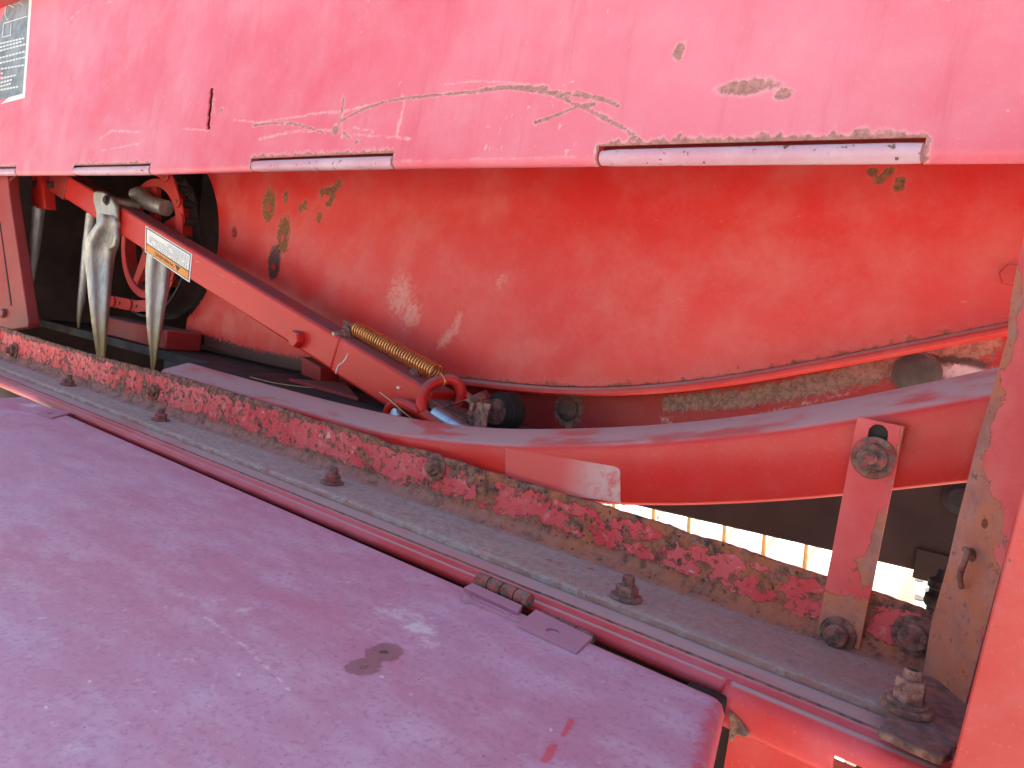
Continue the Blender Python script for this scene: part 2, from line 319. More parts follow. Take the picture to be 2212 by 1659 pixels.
def m_door():
    n = N('chalky_door_paint', .5); pa, st, rd, dk = n.attr("pale"), n.attr("rust"), n.attr("red"), n.attr("dark")
    c = n.mix(n.map(n.noise(5, 5, .6, stretch=(.7, 1.3, 1)), .3, .72), (.50, .225, .305), (.50, .300, .395)); c = n.mix(n.mul(n.map(n.noise(24, 6, .7, off=3, stretch=(.6, 1.3, 1)), .38, .72), .6), c, (.60, .46, .55))  # purple cast of the sky is put into the base colour
    c = n.mix(n.mul(n.map(n.noise(190, 4, .7, off=8), .50, .68), .60), c, (.34, .18, .25)); c = n.mix(n.mul(n.map(n.noise(95, 4, .6, off=12), .66, .72), .5), c, (.66, .53, .58))
    nz = n.noise(110, 6, .7, off=11); sp = n.mul(n.map(n.vor(42), .05, .075, 1, 0), n.map(n.noise(7, 2, off=19), .55, .65)); c = n.mix(n.mul(sp, .25), c, (.72, .68, .68))
    c = n.mix(n.map(n.noise(300, 3, .6, off=23), .70, .73), c, (.08, .045, .06))
    c = n.mix(n.mul(n.map(n.add(rd, n.mul(n.math('SUBTRACT', nz, .5), 1.0)), .35, .7), .75), c, (.60, .07, .09))
    c = n.mix(n.mul(n.map(n.add(pa, n.mul(n.math('SUBTRACT', nz, .5), 1.25)), .35, .75), .8), c, (.70, .66, .66))
    sm = n.map(n.add(n.add(st, n.mul(n.math('SUBTRACT', nz, .5), .35)), n.mul(n.math('SUBTRACT', n.noise(38, 4, .6, off=44), .5), 1.3)), .34, .56); c = n.mix(n.mul(sm, .62), c, (.15, .085, .06))
    dm = n.map(n.add(dk, n.mul(n.math('SUBTRACT', nz, .5), 1.3)), .42, .62); c = n.mix(n.mul(dm, .8), c, (.035, .045, .025))
    n.bump(n.noise(300, 5, .65), .0005, .35); n.bump(n.noise(3.5, 3), .012, .3)
    n.set(c, n.map(n.noise(12, 4, off=6), .3, .7, .40, .58)); return n.m
M['door'] = m_door()
def m_ground():
    n = N('pale_gravel', .9, spec=.2); c = n.mix(n.map(n.vor(38, "Color"), .1, .9), (.60, .55, .47), (.42, .38, .32)); c = n.mix(n.map(n.noise(1.2, 5, .6), .35, .7), c, (.54, .48, .39))
    n.bump(n.vor(38), .02, .8); n.set(c); return n.m
M['ground'] = m_ground(); M['stone'] = simple('pale_stone', (.60, .56, .50), .85, 0, .4, 9)

# ------------------------------------------------------------------ the ground
g = MB(); g.add([(-150, -150, 0), (150, -150, 0), (150, 150, 0), (-150, 150, 0)], [(0, 1, 2, 3)])
tag(g.build('ground', M['ground'], origin=(0, 0, 0)), kind='structure')
st = MB()
for i in range(2600):
    x, y = random.uniform(-4.5, 2.2), random.uniform(2.2, 8.5); s = random.uniform(.012, .05) * (1.6 if random.random() < .06 else 1)
    a = random.random() * 6.28; ring = lambda k, z: [(x + math.cos(a + q * 1.257) * s * k * (.8 + .35 * math.sin(q * 2 + i)), y + math.sin(a + q * 1.257) * s * k * .8, z * s) for q in range(5)]
    st.loft([ring(.75, -.1), ring(1, .3), ring(.6, .72)])
tag(st.build('gravel_stones', M['stone'], smooth=60, origin=(0, 0, 0)), 'loose pale gravel stones lying on the ground beyond the machine', 'gravel', kind='stuff')

# ------------------------------------------------------------------ machine body
body = thing('baler_body', (-.9, 1.05, 0), 'red farm baler body with rusty angle rail, curved beam and inner wall', 'farm machine')
YW = 1.10                                   # inner wall plane
YP = .80                                    # shield plane (at its lower edge)
YB = .775                                   # front of the curved beam
ZL = -.26                                   # top of the level leg of the rail, below the camera

# inner wall, cut round the chain wheel and curved below
wb = [(-2.40, -.170), (-2.10, -.170)]
for p in [(407, 735), (540, 779), (650, 803)]: q = PY(p, YW); wb.append((q.x, q.z - H))
for p in [(1000, 815), (1100, 827), (1200, 835), (1300, 837), (1450, 828), (1600, 808), (1700, 790), (1900, 752), (2050, 722), (2170, 698)]: q = PY(p, YW); wb.append((q.x, q.z - H))
Zw = curve_fn(wb, .10)
WC = PY((330, 517), 1.05); wcx, wcz, wR = WC.x + .02, WC.z, .245
us = np.arange(-2.30, .42, .0045); nv_ = 190; tv = np.linspace(0, 1, nv_) ** 1.15
UX, TV = np.meshgrid(us, tv, indexing='ij'); ZB = Zw(UX); ZZ = ZB + (0.78 - ZB) * TV
A = np.stack([UX, np.full_like(UX, YW) + .006 * np.sin(UX * 5) * np.sin(ZZ * 4), ZZ + H], -1)
dx, dz = UX - wcx, ZZ + H - wcz; dd = np.hypot(dx, dz); ins = (dd < wR) | ((dx < 0) & (ZZ > -.5)) | ((dz < 0) & (UX < -1.995))
keep = ~(ins[:-1, :-1] & ins[1:, :-1] & ins[1:, 1:] & ins[:-1, 1:])
sn = ins & (dd < wR) & (dx > 0) & (dz > -.15); f = wR / np.maximum(dd, 1e-4); sn &= f < 1.05
A[..., 0] = np.where(sn, wcx + dx * f, A[..., 0]); A[..., 2] = np.where(sn, wcz + dz * f, A[..., 2])
def wxz(p): q = PY(p, YW); return (q.x, q.z - H)
ru = np.zeros_like(UX); pa = np.zeros_like(UX); dk = np.zeros_like(UX)
for (p, rx, ry) in [(cw(625, 560), .028, .042), (cw(810, 960), .027, .047), (cw(850, 470), .010, .017), (cw(1100, 570), .009, .013), (cw(1285, 735), .010, .013), (cw(1045, 610), .009, .012)]: ru = np.maximum(ru, dblob(UX, ZZ, wxz(p), rx, ry))
ru = np.maximum(ru, dline(UX, ZZ, [wxz(cw(1330, 410)), wxz(cw(1450, 380)), wxz(cw(1540, 300))], .022) * .9); ru = np.maximum(ru, dline(UX, ZZ, [wxz(cw(1450, 400)), wxz(cw(1470, 480)), wxz(cw(1400, 560))], .020) * .9)
dk = np.maximum(dk, dblob(UX, ZZ, wxz(cw(680, 1330)), .024, .042)); dk = np.maximum(dk, dblob(UX, ZZ, wxz(cw(140, 930)), .014, .022) * .6)
for p in [(1887, 375), (1922, 373), (1903, 391), (1944, 406), (1947, 396)]: ru = np.maximum(ru, dblob(UX, ZZ, wxz(p), .0075))
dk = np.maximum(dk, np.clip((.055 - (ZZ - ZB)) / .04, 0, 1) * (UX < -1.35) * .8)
ru = np.maximum(ru, np.clip((.020 - (ZZ - ZB)) / .02, 0, 1) * (UX > -1.2) * .50)
pa = np.maximum(pa, dblob(UX, ZZ, wxz((868, 640)), .050, .052) * .62); pa = np.maximum(pa, dblob(UX, ZZ, wxz((890, 680)), .035, .04) * .62)
pa = np.maximum(pa, dline(UX, ZZ, [wxz((997, 680)), wxz((985, 715)), wxz((955, 745))], .030) * .62); pa = np.maximum(pa, dblob(UX, ZZ, wxz((1085, 608)), .018, .022) * .5); pa = np.maximum(pa, dblob(UX, ZZ, wxz((853, 607)), .014) * .5)
for pl in [[(855, 390), (905, 445), (960, 500)], [(1200, 485), (1400, 478), (1640, 480), (1800, 462)], [(960, 470), (1010, 545), (1150, 590)], [(1420, 660), (1500, 640), (1640, 560)]]: pa = np.maximum(pa, dline(UX, ZZ, [wxz(p) for p in pl], .004) * .42)
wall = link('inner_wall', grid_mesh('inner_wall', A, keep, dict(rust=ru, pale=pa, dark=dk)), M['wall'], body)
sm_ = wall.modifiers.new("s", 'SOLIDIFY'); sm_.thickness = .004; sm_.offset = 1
# lip along the curved lower edge
path = [Vector((x, YW - .004, float(Zw(x)) + H - .004)) for x in np.arange(-1.30, .42, .02)]
lip = MB(); rings = []
for i, p in enumerate(path):
    t = (path[min(i + 1, len(path) - 1)] - path[max(i - 1, 0)]).normalized(); nrm = Vector((-t.z, 0, t.x)); yv = Vector((0, 1, 0))
    rings.append([p + nrm * a + yv * b for a, b in [(.003, .010), (.003, -.006), (.000, -.014), (-.004, -.017), (-.009, -.016), (-.012, -.010), (-.012, .010)]])
lip.loft(rings); lip.build('wall_lip', M['red'], body, smooth=50)
# recessed plate below the lip; darker red and top band paint its shade
us2 = np.arange(-1.40, .42, .006); UX2, TV2 = np.meshgrid(us2, np.linspace(0, 1, 60), indexing='ij'); ZB2 = np.maximum(-.215, Zw(UX2) - .125); Z2 = ZB2 + (Zw(UX2) + .02 - ZB2) * TV2
A2 = np.stack([UX2, np.full_like(UX2, 1.14), Z2 + H], -1)
def pxz(p): q = PY(p, 1.14); return (q.x, q.z - H)
ru2 = dline(UX2, Z2, [pxz((1445, 872)), pxz((1600, 862)), pxz((1800, 824)), pxz((1940, 790)), pxz((2130, 740))], .024, .034) * 1.1; ru2 = np.maximum(ru2, np.clip((.018 - (Zw(UX2) - Z2)) / .02, 0, 1) * .7)
ru2 = np.maximum(ru2, dblob(UX2, Z2, pxz((1228, 884)), .030, .034)); dk2 = np.clip((.020 - (Zw(UX2) - Z2)) / .016, 0, 1) * .8  # dark mask paints the shade just under the lip
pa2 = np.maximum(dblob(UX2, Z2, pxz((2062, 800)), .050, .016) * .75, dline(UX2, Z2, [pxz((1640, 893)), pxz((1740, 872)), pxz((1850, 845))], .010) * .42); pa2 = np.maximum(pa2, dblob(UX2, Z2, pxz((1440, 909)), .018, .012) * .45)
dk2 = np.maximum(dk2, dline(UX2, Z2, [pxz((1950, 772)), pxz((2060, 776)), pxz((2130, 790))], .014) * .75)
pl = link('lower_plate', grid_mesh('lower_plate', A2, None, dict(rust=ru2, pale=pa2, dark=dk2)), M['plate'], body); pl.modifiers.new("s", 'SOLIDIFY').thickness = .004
pb = MB(); q = PY((1226, 884), 1.135); pb.lathe([(.020, 0), (.021, .004), (.016, .009), (.010, .011), (.009, .015), (.003, .016)], q, (0, -1, 0)); pb.build('plate_bolt', M['brown_cap'], pl)
pb = MB(); q = PY((1982, 806), 1.135); pb.lathe([(.030, 0), (.030, .012), (.026, .022), (.014, .028), (.001, .029)], q, (0, -1, 0), 32); pb.build('round_stop', M['brown_cap'], pl)
# bolts on the wall
def bolt_mesh(name, kind):
    b = MB(); ax = (0, 0, 1)
    if kind == 'nut':                        # washer, hexagon nut, threaded end
        b.lathe([(1, 0), (1.02, .06), (.98, .16), (.45, .17)], (0, 0, 0), ax, 20); b.lathe([(.66, .14), (.72, .20), (.72, .62), (.64, .70), (.3, .70)], (0, 0, 0), ax, 6, True)
        pr = [(.40, .6)] + [(.40 - .035 * (k % 2), .7 + k * .055) for k in range(10)] + [(.3, 1.25)]; b.lathe(pr, (0, 0, 0), ax, 14)
    elif kind == 'head':                     # washer and bolt head
        b.lathe([(1, 0), (1.02, .05), (.98, .14), (.45, .15)], (0, 0, 0), ax, 24); b.lathe([(.62, .12), (.66, .18), (.66, .50), (.56, .58), (.32, .58), (.30, .63), (.05, .64)], (0, 0, 0), ax, 16)
    else:                                    # plain hexagon head
        b.lathe([(1, 0), (1, .55), (.86, .68), (.1, .70)], (0, 0, 0), ax, 6, True)
    return b.mesh(name, smooth=30)
BM = {k: bolt_mesh(k + '_shape', k) for k in ('nut', 'head', 'hex')}
BMM = {}
def bolt(kind, p, axis, r, mat, parent, name='bolt', spin=0, hs=1.0):
    key = (kind, mat)
    if key not in BMM: BMM[key] = BM[kind].copy(); BMM[key].materials.append(M[mat])
    o = link(name, BMM[key], None, parent, p); o.rotation_euler = (Vector(axis).to_track_quat('Z', 'Y') @ Matrix.Rotation(spin, 3, 'Z').to_quaternion()).to_euler(); o.scale = (r, r, r * hs)
    return o
for p, mt in [(cw(620, 610), 'red'), (cw(795, 1015), 'red'), (cw(670, 1390), 'red_dark'), (cw(145, 950), 'red_dark')]: bolt('hex', PY(p, YW - .002), (0, -1, 0), .010, mt, wall, 'wall_bolt', random.random())
bolt('hex', PY((2186, 595), YW - .002), (0, -1, 0), .014, 'red', wall, 'wall_bolt', .4)
# roof, back, floor and chamber that close the machine off
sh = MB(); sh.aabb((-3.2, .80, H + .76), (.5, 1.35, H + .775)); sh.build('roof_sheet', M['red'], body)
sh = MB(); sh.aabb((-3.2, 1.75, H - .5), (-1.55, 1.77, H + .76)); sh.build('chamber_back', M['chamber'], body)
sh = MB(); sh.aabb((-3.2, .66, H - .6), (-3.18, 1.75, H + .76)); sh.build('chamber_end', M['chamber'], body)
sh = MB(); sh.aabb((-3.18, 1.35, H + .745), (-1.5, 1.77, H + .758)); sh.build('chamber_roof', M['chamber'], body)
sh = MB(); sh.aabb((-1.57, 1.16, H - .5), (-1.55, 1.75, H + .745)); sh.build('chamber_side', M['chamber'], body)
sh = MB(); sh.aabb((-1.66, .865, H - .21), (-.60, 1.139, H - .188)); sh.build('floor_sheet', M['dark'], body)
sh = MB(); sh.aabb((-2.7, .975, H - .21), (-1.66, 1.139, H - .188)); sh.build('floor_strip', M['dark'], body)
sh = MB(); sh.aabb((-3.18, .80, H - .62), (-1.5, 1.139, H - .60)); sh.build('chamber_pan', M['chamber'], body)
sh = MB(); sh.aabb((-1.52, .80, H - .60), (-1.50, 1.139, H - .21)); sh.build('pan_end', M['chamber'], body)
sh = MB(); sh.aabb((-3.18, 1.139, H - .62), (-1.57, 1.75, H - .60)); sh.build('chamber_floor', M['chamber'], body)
# rear sill seen under the beam; near-black colour paints its shade
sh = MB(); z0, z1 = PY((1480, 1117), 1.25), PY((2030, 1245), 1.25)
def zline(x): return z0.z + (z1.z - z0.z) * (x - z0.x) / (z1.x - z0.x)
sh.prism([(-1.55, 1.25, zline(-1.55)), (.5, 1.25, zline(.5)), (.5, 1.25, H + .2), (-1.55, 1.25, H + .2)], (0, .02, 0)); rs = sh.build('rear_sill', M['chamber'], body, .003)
sh = MB(); q = PY(c5(1173, 420), 1.25); sh.aabb((q.x, 1.246, q.z - .014), (.45, 1.2495, q.z + .03)); sh.build('sill_strip', M['chamber'], rs)
bolt('head', PY((2075, 1075), 1.249), (0, -1, 0), .024, 'dark', rs, 'sill_bolt')
# bracket in the shade under the arm and triangular plate
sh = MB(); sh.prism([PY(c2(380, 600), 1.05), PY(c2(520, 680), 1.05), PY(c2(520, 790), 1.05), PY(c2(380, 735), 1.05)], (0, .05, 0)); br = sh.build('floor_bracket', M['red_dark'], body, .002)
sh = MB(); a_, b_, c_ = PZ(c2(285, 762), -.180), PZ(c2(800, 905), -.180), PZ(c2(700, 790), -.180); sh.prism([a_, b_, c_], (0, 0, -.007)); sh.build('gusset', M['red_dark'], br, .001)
# guide block under the chain
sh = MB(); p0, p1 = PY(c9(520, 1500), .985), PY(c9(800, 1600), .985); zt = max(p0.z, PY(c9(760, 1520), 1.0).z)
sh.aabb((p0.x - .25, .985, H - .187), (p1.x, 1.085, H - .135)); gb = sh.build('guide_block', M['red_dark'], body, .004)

# curved beam
bt = []
for p in [(342, 797), (440, 826), (540, 855), (648, 884), (760, 918), (833, 936), (960, 952), (1080, 962), (1220, 963), (1373, 957), (1566, 942), (1727, 922), (1844, 903), (2000, 875), (2137, 850)]:
    q = PY(p, YB); bt.append((q.x, q.z - H))
bb = []
for p in [(1291, 1091), (1461, 1093), (1566, 1090), (1727, 1081), (1818, 1072), (2087, 1043)]: q = PY(p, YB); bb.append((q.x, q.z - H))
bk = []
for p in [(384, 775), (460, 797), (540, 819), (690, 859), (833, 893), (960, 914), (1080, 926), (1285, 924), (1458, 914), (1630, 895), (1829, 862), (2000, 826), (2148, 794)]: q = PY(p, YB + .062); bk.append((q.x, q.z - H))
Zk = curve_fn(bk, .10)
Zt = curve_fn(bt, .10); bb = [(-1.60, -.262), (-1.2, -.252), (-.8, -.236), (-.58, -.219)] + bb; Zbm = curve_fn(bb, .06)
xl = bt[0][0]; xs = [xl + .0, xl + .004, xl + .012] + list(np.arange(xl + .03, .36, .02)); bm_ = MB(); rings = []
for i, x in enumerate(xs):
    z, zb = float(Zt(x)) + H, float(Zbm(x)) + H; sl = (float(Zt(x + .01)) - float(Zt(x - .01))) / .02; k = (.012, .004, .0)[i] if i < 3 else 0; w = .088; r = .013
    zk = float(Zk(x)) + H - k; z -= k; ang = math.atan2(zk - z, .062); r = .010; th = math.pi / 2 - ang; cz = z - r * math.tan(th / 2) if False else z - r * .72
    prof = [(YB + .004, zb), (YB, zb + .004), (YB, cz)] + [(YB + r - r * math.cos(a), cz + r * math.sin(a)) for a in np.linspace(.2, th, 5)]
    prof += [(YB + .056, zk - .001), (YB + .062, zk - .001), (YB + .066, zk - .005), (YB + .066, zb + .004), (YB + .062, zb)]
    rings.append([Vector((x, y + (k if y < YB + .02 else -k), zz)) for y, zz in prof])
bm_.loft(rings); beam = bm_.build('track_beam', M['red_beam'], body, smooth=50)
# ghost of a lost decal on the beam
gd = MB(); nst = 14
def n_ghost():
    n = N('decal_residue', .6); a = n.map(n.noise(60, 7, .7, off=5), .44, .62); c = n.mix(n.map(n.pos(0), -.50, -.43), (.65, .085, .070), (.62, .35, .31)); c = n.mix(n.mul(a, n.map(n.pos(0), -.49, -.42)), c, (.62, .13, .12)); n.set(c); return n.m
pl_, pr_ = PY((1092, 968), YB), PY((1340, 1012), YB); pbl, pbr = PY((1092, 1050), YB), PY((1340, 1090), YB); rg = []
gd.prism([Vector((p.x, YB - .0006, p.z)) for p in (pl_, PY((1325, 1007), YB), PY((1336, 1011), YB), PY((1340, 1018), YB), pbr + Vector((0, 0, .002)), pbl)], (0, .0010, 0)); gd.build('decal_residue', n_ghost(), beam, smooth=20)

# angle rail: swept section with torn upper edge
rl, rr_ = PZ((0, 773), ZL), PZ((2002, 1450), ZL)
def railY(x): return rl.y + (rr_.y - rl.y) * (x - rl.x) / (rr_.x - rl.x)
rt_ = []
for p in [(0, 704), (103, 738), (240, 777), (381, 812), (483, 842), (647, 893), (833, 953), (921, 975), (1038, 1013), (1187, 1057), (1297, 1090), (1402, 1123), (1560, 1173), (1727, 1228), (1789, 1246), (1950, 1300)]:
    d = ray(p); a_ = (rr_.y - rl.y) / (rr_.x - rl.x); t = (rl.y - a_ * rl.x) / (d.y - a_ * d.x); rt_.append((t * d.x, t * d.z))
Zrt = curve_fn(rt_, .06)
xs = np.arange(-2.45, .02, .0032)
rings = []; hvs = []
for x in xs:
    y = float(railY(x)); nzv = mnoise.noise((x * 34, 1.3, 0)); nz2 = mnoise.noise((x * 130, 4.1, 0)); ero = max(0, mnoise.noise((x * 11, 9, 2)) - .12) * .010 * (1 if x > -1.0 else .4)
    zt_ = H + float(Zrt(x)) + .0016 * nzv + .0011 * nz2 - ero; zl = H + ZL; fr = .018; pts = []; hv = []
    h0 = zt_ - zl
    pts.append((y + .009, zl - .008)); hv.append(.5)
    pts.append((y + .009, zt_ - .003)); hv.append(.97); pts.append((y + .006, zt_ - .0003)); hv.append(1.0); pts.append((y + .002, zt_)); hv.append(1.0)
    for t in np.linspace(0, 1, 17):
        z = zt_ - .0015 - (h0 - fr - .0015) * t; v = (z - zl) / h0; d = .0011 * mnoise.noise((x * 55, z * 55, 3)) + .0007 * mnoise.noise((x * 160, z * 160, 5)); pts.append((y - .0005 + d, z)); hv.append(v)
    for a in np.linspace(.2, 1.4, 5): pts.append((y - fr + fr * math.cos(a), zl + fr - fr * math.sin(a))); hv.append((1 - math.sin(a)) * fr / h0)
    ye = .6505
    for t in np.linspace(0, 1, 9):
        yy = (y - fr) + (ye + .002 - (y - fr)) * t; pts.append((yy, zl + .0005 * mnoise.noise((x * 40, yy * 40, 1)))); hv.append(-.02 - .96 * t)
    pts.append((ye, zl - .0025)); hv.append(-1); pts.append((ye + .001 * nzv, zl - .007)); hv.append(-1); pts.append((y + .004, zl - .0082)); hv.append(-.5)
    rings.append([Vector((x, a, b)) for a, b in pts]); hvs += hv
mb_ = MB(); mb_.loft(rings); me = bpy.data.meshes.new('angle_rail'); me.from_pydata([tuple(v) for v in mb_.v], [], mb_.f); me.update()
at_ = me.attributes.new("hv", 'FLOAT', 'POINT'); at_.data.foreach_set("value", np.array(hvs, np.float32))
bmx = bmesh.new(); bmx.from_mesh(me); bmesh.ops.recalc_face_normals(bmx, faces=bmx.faces); bmx.to_mesh(me); bmx.free(); finish(me, 60)
rail = link('angle_rail', me, M['rail'], body)
for p, r in [((147, 832), .016), ((346, 908), .016), ((717, 1044), .0165), ((1352, 1292), .0165)]: bolt('nut', PZ(p, ZL + .0005), (random.uniform(-.05, .05), .03, 1), r, 'rust_red', rail, 'bolt', random.random(), 1.15)
for p, r in [((335, 845), .017), ((921, 1010), .018)]: q = PY(p, .73); bolt('nut', Vector((q.x, railY(q.x) - .0015, q.z)), (0, -1, .05), r, 'rust', rail, 'bolt', random.random(), .8)
q = PY((30, 757), .71); bolt('nut', Vector((q.x, railY(q.x) - .001, q.z)), (0, -1, 0), .02, 'rust', rail, 'bolt', .3, .8)
q = PY((1975, 1375), .765); bolt('head', Vector((q.x, railY(q.x) - .001, q.z)), (0, -1, 0), .019, 'rust', rail, 'bolt', .3, .9)
jn = MB(); q = PY((3, 745), .712); jn.aabb((q.x - .30, railY(q.x) - .010, H + ZL + .001), (q.x - .006, railY(q.x) - .002, H - .186)); jn.build('end_plate', M['rust'], rail, .002)

# folded sill below the rail, with the slot at its right end
ZS = H - .2686
def strip(name, X0, X1, prof, keepfn=None):
    xs = np.linspace(X0, X1, int((X1 - X0) / .0055)); P = np.array(prof); X = np.zeros((len(xs), len(prof), 3)); X[..., 0] = xs[:, None]; X[..., 1] = P[None, :, 0]; X[..., 2] = P[None, :, 1]
    kp = np.ones((len(xs) - 1, len(prof) - 1), bool)
    if keepfn: kp[keepfn(xs[:-1])] = False
    o = link(name, grid_mesh(name, X, kp, None, 60), M['red_lower'], body); m = o.modifiers.new("s", 'SOLIDIFY'); m.thickness = .0022; m.offset = 0; return o
arc = lambda yo, r, a1, z: [(yo + r - r * math.sin(a), z - r + r * math.cos(a)) for a in np.linspace(0, a1, 9)]
so = strip('sill_top', -2.6, .05, [(.70, ZS), (.66, ZS), (.63, ZS), (.6065, ZS)])
strip('sill_hem', -2.6, -.1921, [(.612, ZS - .0024)] + arc(.598, .0065, 3.0, ZS - .0004) + [(.62, ZS - .0134), (.655, ZS - .0124)])
sx0 = PY((1806, 1592), .592).x; z_ = ZS - .0124; pB = [(.612, ZS - .0024)] + arc(.592, .012, 1.571, ZS - .0004) + [(.592, z_ - .003), (.592, z_ - .0045), (.592, z_ - .0085), (.593, ZS - .030), (.596, ZS - .034), (.62, ZS - .035)]
strip('sill_skirt', -.1921, .05, pB, lambda x: np.ix_(x > sx0, [11, 12]))
sh = MB(); sh.prism([Vector((sx0 + .022, .622, H - .282)), Vector((.04, .622, H - .282)), Vector((.04, .622, H - .306)), Vector((sx0 + .010, .622, H - .306))], (0, .003, 0)); sh.build('slot_backing', M['rust'], so)
wl = MB()                                    # ragged bead of old sealer and dust along the sill edge line
yb = .6225; path = [Vector((x, yb + .0008 * mnoise.noise((x * 30, 0, 0)), H - .2675 + .0004 * mnoise.noise((x * 60, 2, 0)))) for x in np.arange(-2.5, .04, .008)]
wl.tube(path, .0016, 6); wl.build('edge_seam', M['rust_red'], so)
# sheet hanging below the sill
sh = MB(); sh.aabb((-.19, .622, H - .85), (.30, .626, H - .3045)); sh.build('lower_sheet', M['red'], body)
sh = MB(); sh.aabb((-2.6, .66, H - .85), (-.19, .664, H - .285)); sh.build('shade_skirt', M['chamber'], body)  # dark plate: shade of the door gap put into its colour
# strap between rail and beam, with its slot and two bolts
ys = .7555; strap = MB(); tp = [PY(p, ys) for p in (c4(978, 862), c4(1320, 935), c5(1010, 0), c5(825, 950), c5(560, 862), c5(720, 0))]
strap.prism(tp[:2] + [tp[3], tp[4]], (0, .0062, 0))
so_ = strap.build('strap', M['flake'], body, 0)
ct = MB(); a_, b_ = PY(c4(1130, 985), ys), PY(c4(1115, 1090), ys); ax_ = (b_ - a_); rad = .0085; pts = []
for k in range(9): t = math.pi * k / 8; pts.append(a_ + Vector((math.cos(t), 0, math.sin(t))) * rad)
for k in range(9): t = math.pi + math.pi * k / 8; pts.append(b_ + Vector((math.cos(t), 0, math.sin(t))) * rad)
ct.prism([p + Vector((0, -.02, 0)) for p in pts], (0, .04, 0)); cut(so_, [ct])
def set_pm(ob, fn, step=None):
    me = ob.data
    if step:
        bmx = bmesh.new(); bmx.from_mesh(me); bmesh.ops.triangulate(bmx, faces=bmx.faces)
        for _ in range(12):
            es = [e for e in bmx.edges if e.calc_length() > step]
            if not es: break
            bmesh.ops.subdivide_edges(bmx, edges=es, cuts=1); bmesh.ops.triangulate(bmx, faces=bmx.faces)
        bmx.to_mesh(me); bmx.free()
    a = me.attributes.new("pm", 'FLOAT', 'POINT'); off = WO[ob.name]
    a.data.foreach_set("value", np.array([fn(v.co + off) for v in me.vertices], np.float32)); finish(me)
def to_px(w):
    d = w - OC; z = d.dot(FWD); return (CX + FPX * d.dot(RIGHT) / z, CY + FPX * d.dot(DOWN) / z)
sL, sR = PY((1812, 1150), ys), PY((1895, 1165), ys)
def strap_pm(w):
    t = (w.z - tp[3].z) / (tp[1].z - tp[3].z); u = (w.x - (tp[4].x + (tp[0].x - tp[4].x) * t)) / .040
    v = .80 if .22 < t < .74 else (.35 if t <= .22 else .55)
    if t < .12: v = .05
    if .30 < t < .62: v -= .95 * max(0, (u - .68 + .25 * (.5 - t)) * 3)
    return max(0, min(1, v))
set_pm(so_, strap_pm, .012)
m = so_.modifiers.new("bevel", 'BEVEL'); m.width = .0012; m.segments = 2; m.limit_method = 'ANGLE'; m.angle_limit = R(50)
sw_ = MB(); q = PY(c4(1120, 1060), ys + .0066); sw_.lathe([(.019, 0), (.019, .003), (.002, .003)], q, (0, 1, 0), 24); sw_.build('slot_dark_disc', M['dark'], so_)  # dark disc added behind the slot so it reads deep and shaded
bolt('head', PY(c4(1098, 1165), ys - .0005), (.02, -1, .02), .0195, 'rust_red', so_, 'bolt', 0, 1.1); bolt('head', PY(c5(700, 830), ys - .0005), (0, -1, 0), .0165, 'rust', so_, 'bolt', 0, 1.3)
# corner post at the end of the rail
pn = Vector((-.8, -.6, 0)); pp = PZ((1993, 1460), ZL)
pout = [(2222, 470), (2200, 560), (2183, 650), (2175, 733), (2158, 792), (2141, 853), (2113, 945), (2092, 1030), (2070, 1116), (2047, 1219), (2030, 1280), (2012, 1342), (1993, 1460), (2077, 1552), (2138, 1324), (2204, 1080), (2250, 900), (2300, 700), (2330, 500)]
post = MB(); post.prism([PN(p, pp, pn) for p in pout], Vector((.6, .8, 0)).normalized() * 0 + pn * -.006); po = post.build('corner_post', M['flake'], body)
hc = PN((2127, 1131), pp, pn); hm = MB(); hm.lathe([(.0042, -.03), (.0042, .03)], hc, pn, 16); hc2 = PN(c5(1530, 340), pp, pn); hm2 = MB(); hm2.lathe([(.0060, -.03), (.0060, .03)], hc2, pn, 16); cut(po, [hm, hm2])
def post_pm(w):
    x, y = to_px(w); xr = np.interp(y, [500, 650, 800, 1000, 1160, 1330, 1552], [2195, 2200, 2160, 2118, 2160, 2140, 2080]); v = .5 + (x - xr - 10) / 70
    if y > 1180: v = .30 + (x - xr + 20) / 120
    return max(0, min(1, v))
set_pm(po, post_pm, .016)
lp = MB(); ctr = PN((2103, 1222), pp, pn) + pn * .006; lp.tube(bez([PN(c5(1535, 330), pp, pn), PN(c5(1560, 315), pp, pn) + pn * .010, PN(c5(1590, 345), pp, pn) + pn * .012, PN(c5(1530, 480), pp, pn) + pn * .010, PN(c5(1495, 545), pp, pn) + pn * .004]), .0024, 8); lp.build('wire_loop', M['rust_red'], po)
# plate with the big slotted nut at the foot of the post
ep = MB(); zt_ = -.2530; cpt = [PZ(p, zt_) for p in (ce(360, 1010), ce(1080, 1345), ce(1190, 1365), ce(1290, 1325), ce(1350, 1150))]
back = [Vector((.0, .72, H + zt_)), Vector((cpt[0].x, .738, H + zt_))]; ep.prism(cpt + back, (0, 0, -.0062)); eo = ep.build('foot_plate', M['rust'], body, .0015)
ep = MB(); q = PZ(ce(470, 425), zt_); q2 = PZ(ce(1120, 690), zt_)
nb = MB(); q = PZ(ce(715, 760), zt_); nb.lathe([(.0185, 0), (.019, .002), (.018, .005), (.008, .0052)], q, (0, 0, 1), 28); nb.lathe([(.0145, .005), (.0145, .0085), (.006, .0086)], q, (0, 0, 1), 28)
nb.lathe([(.0112, .008), (.0118, .010), (.0118, .024), (.0108, .0255), (.006, .0255)], q, (0, 0, 1), 6, True); nb.lathe([(.0068, .02), (.0066, .031), (.005, .033), (.0048, .029), (.001, .0288)], q, (0, 0, 1), 20); nb.build('slotted_nut', M['rust_orange'], eo, .0006)
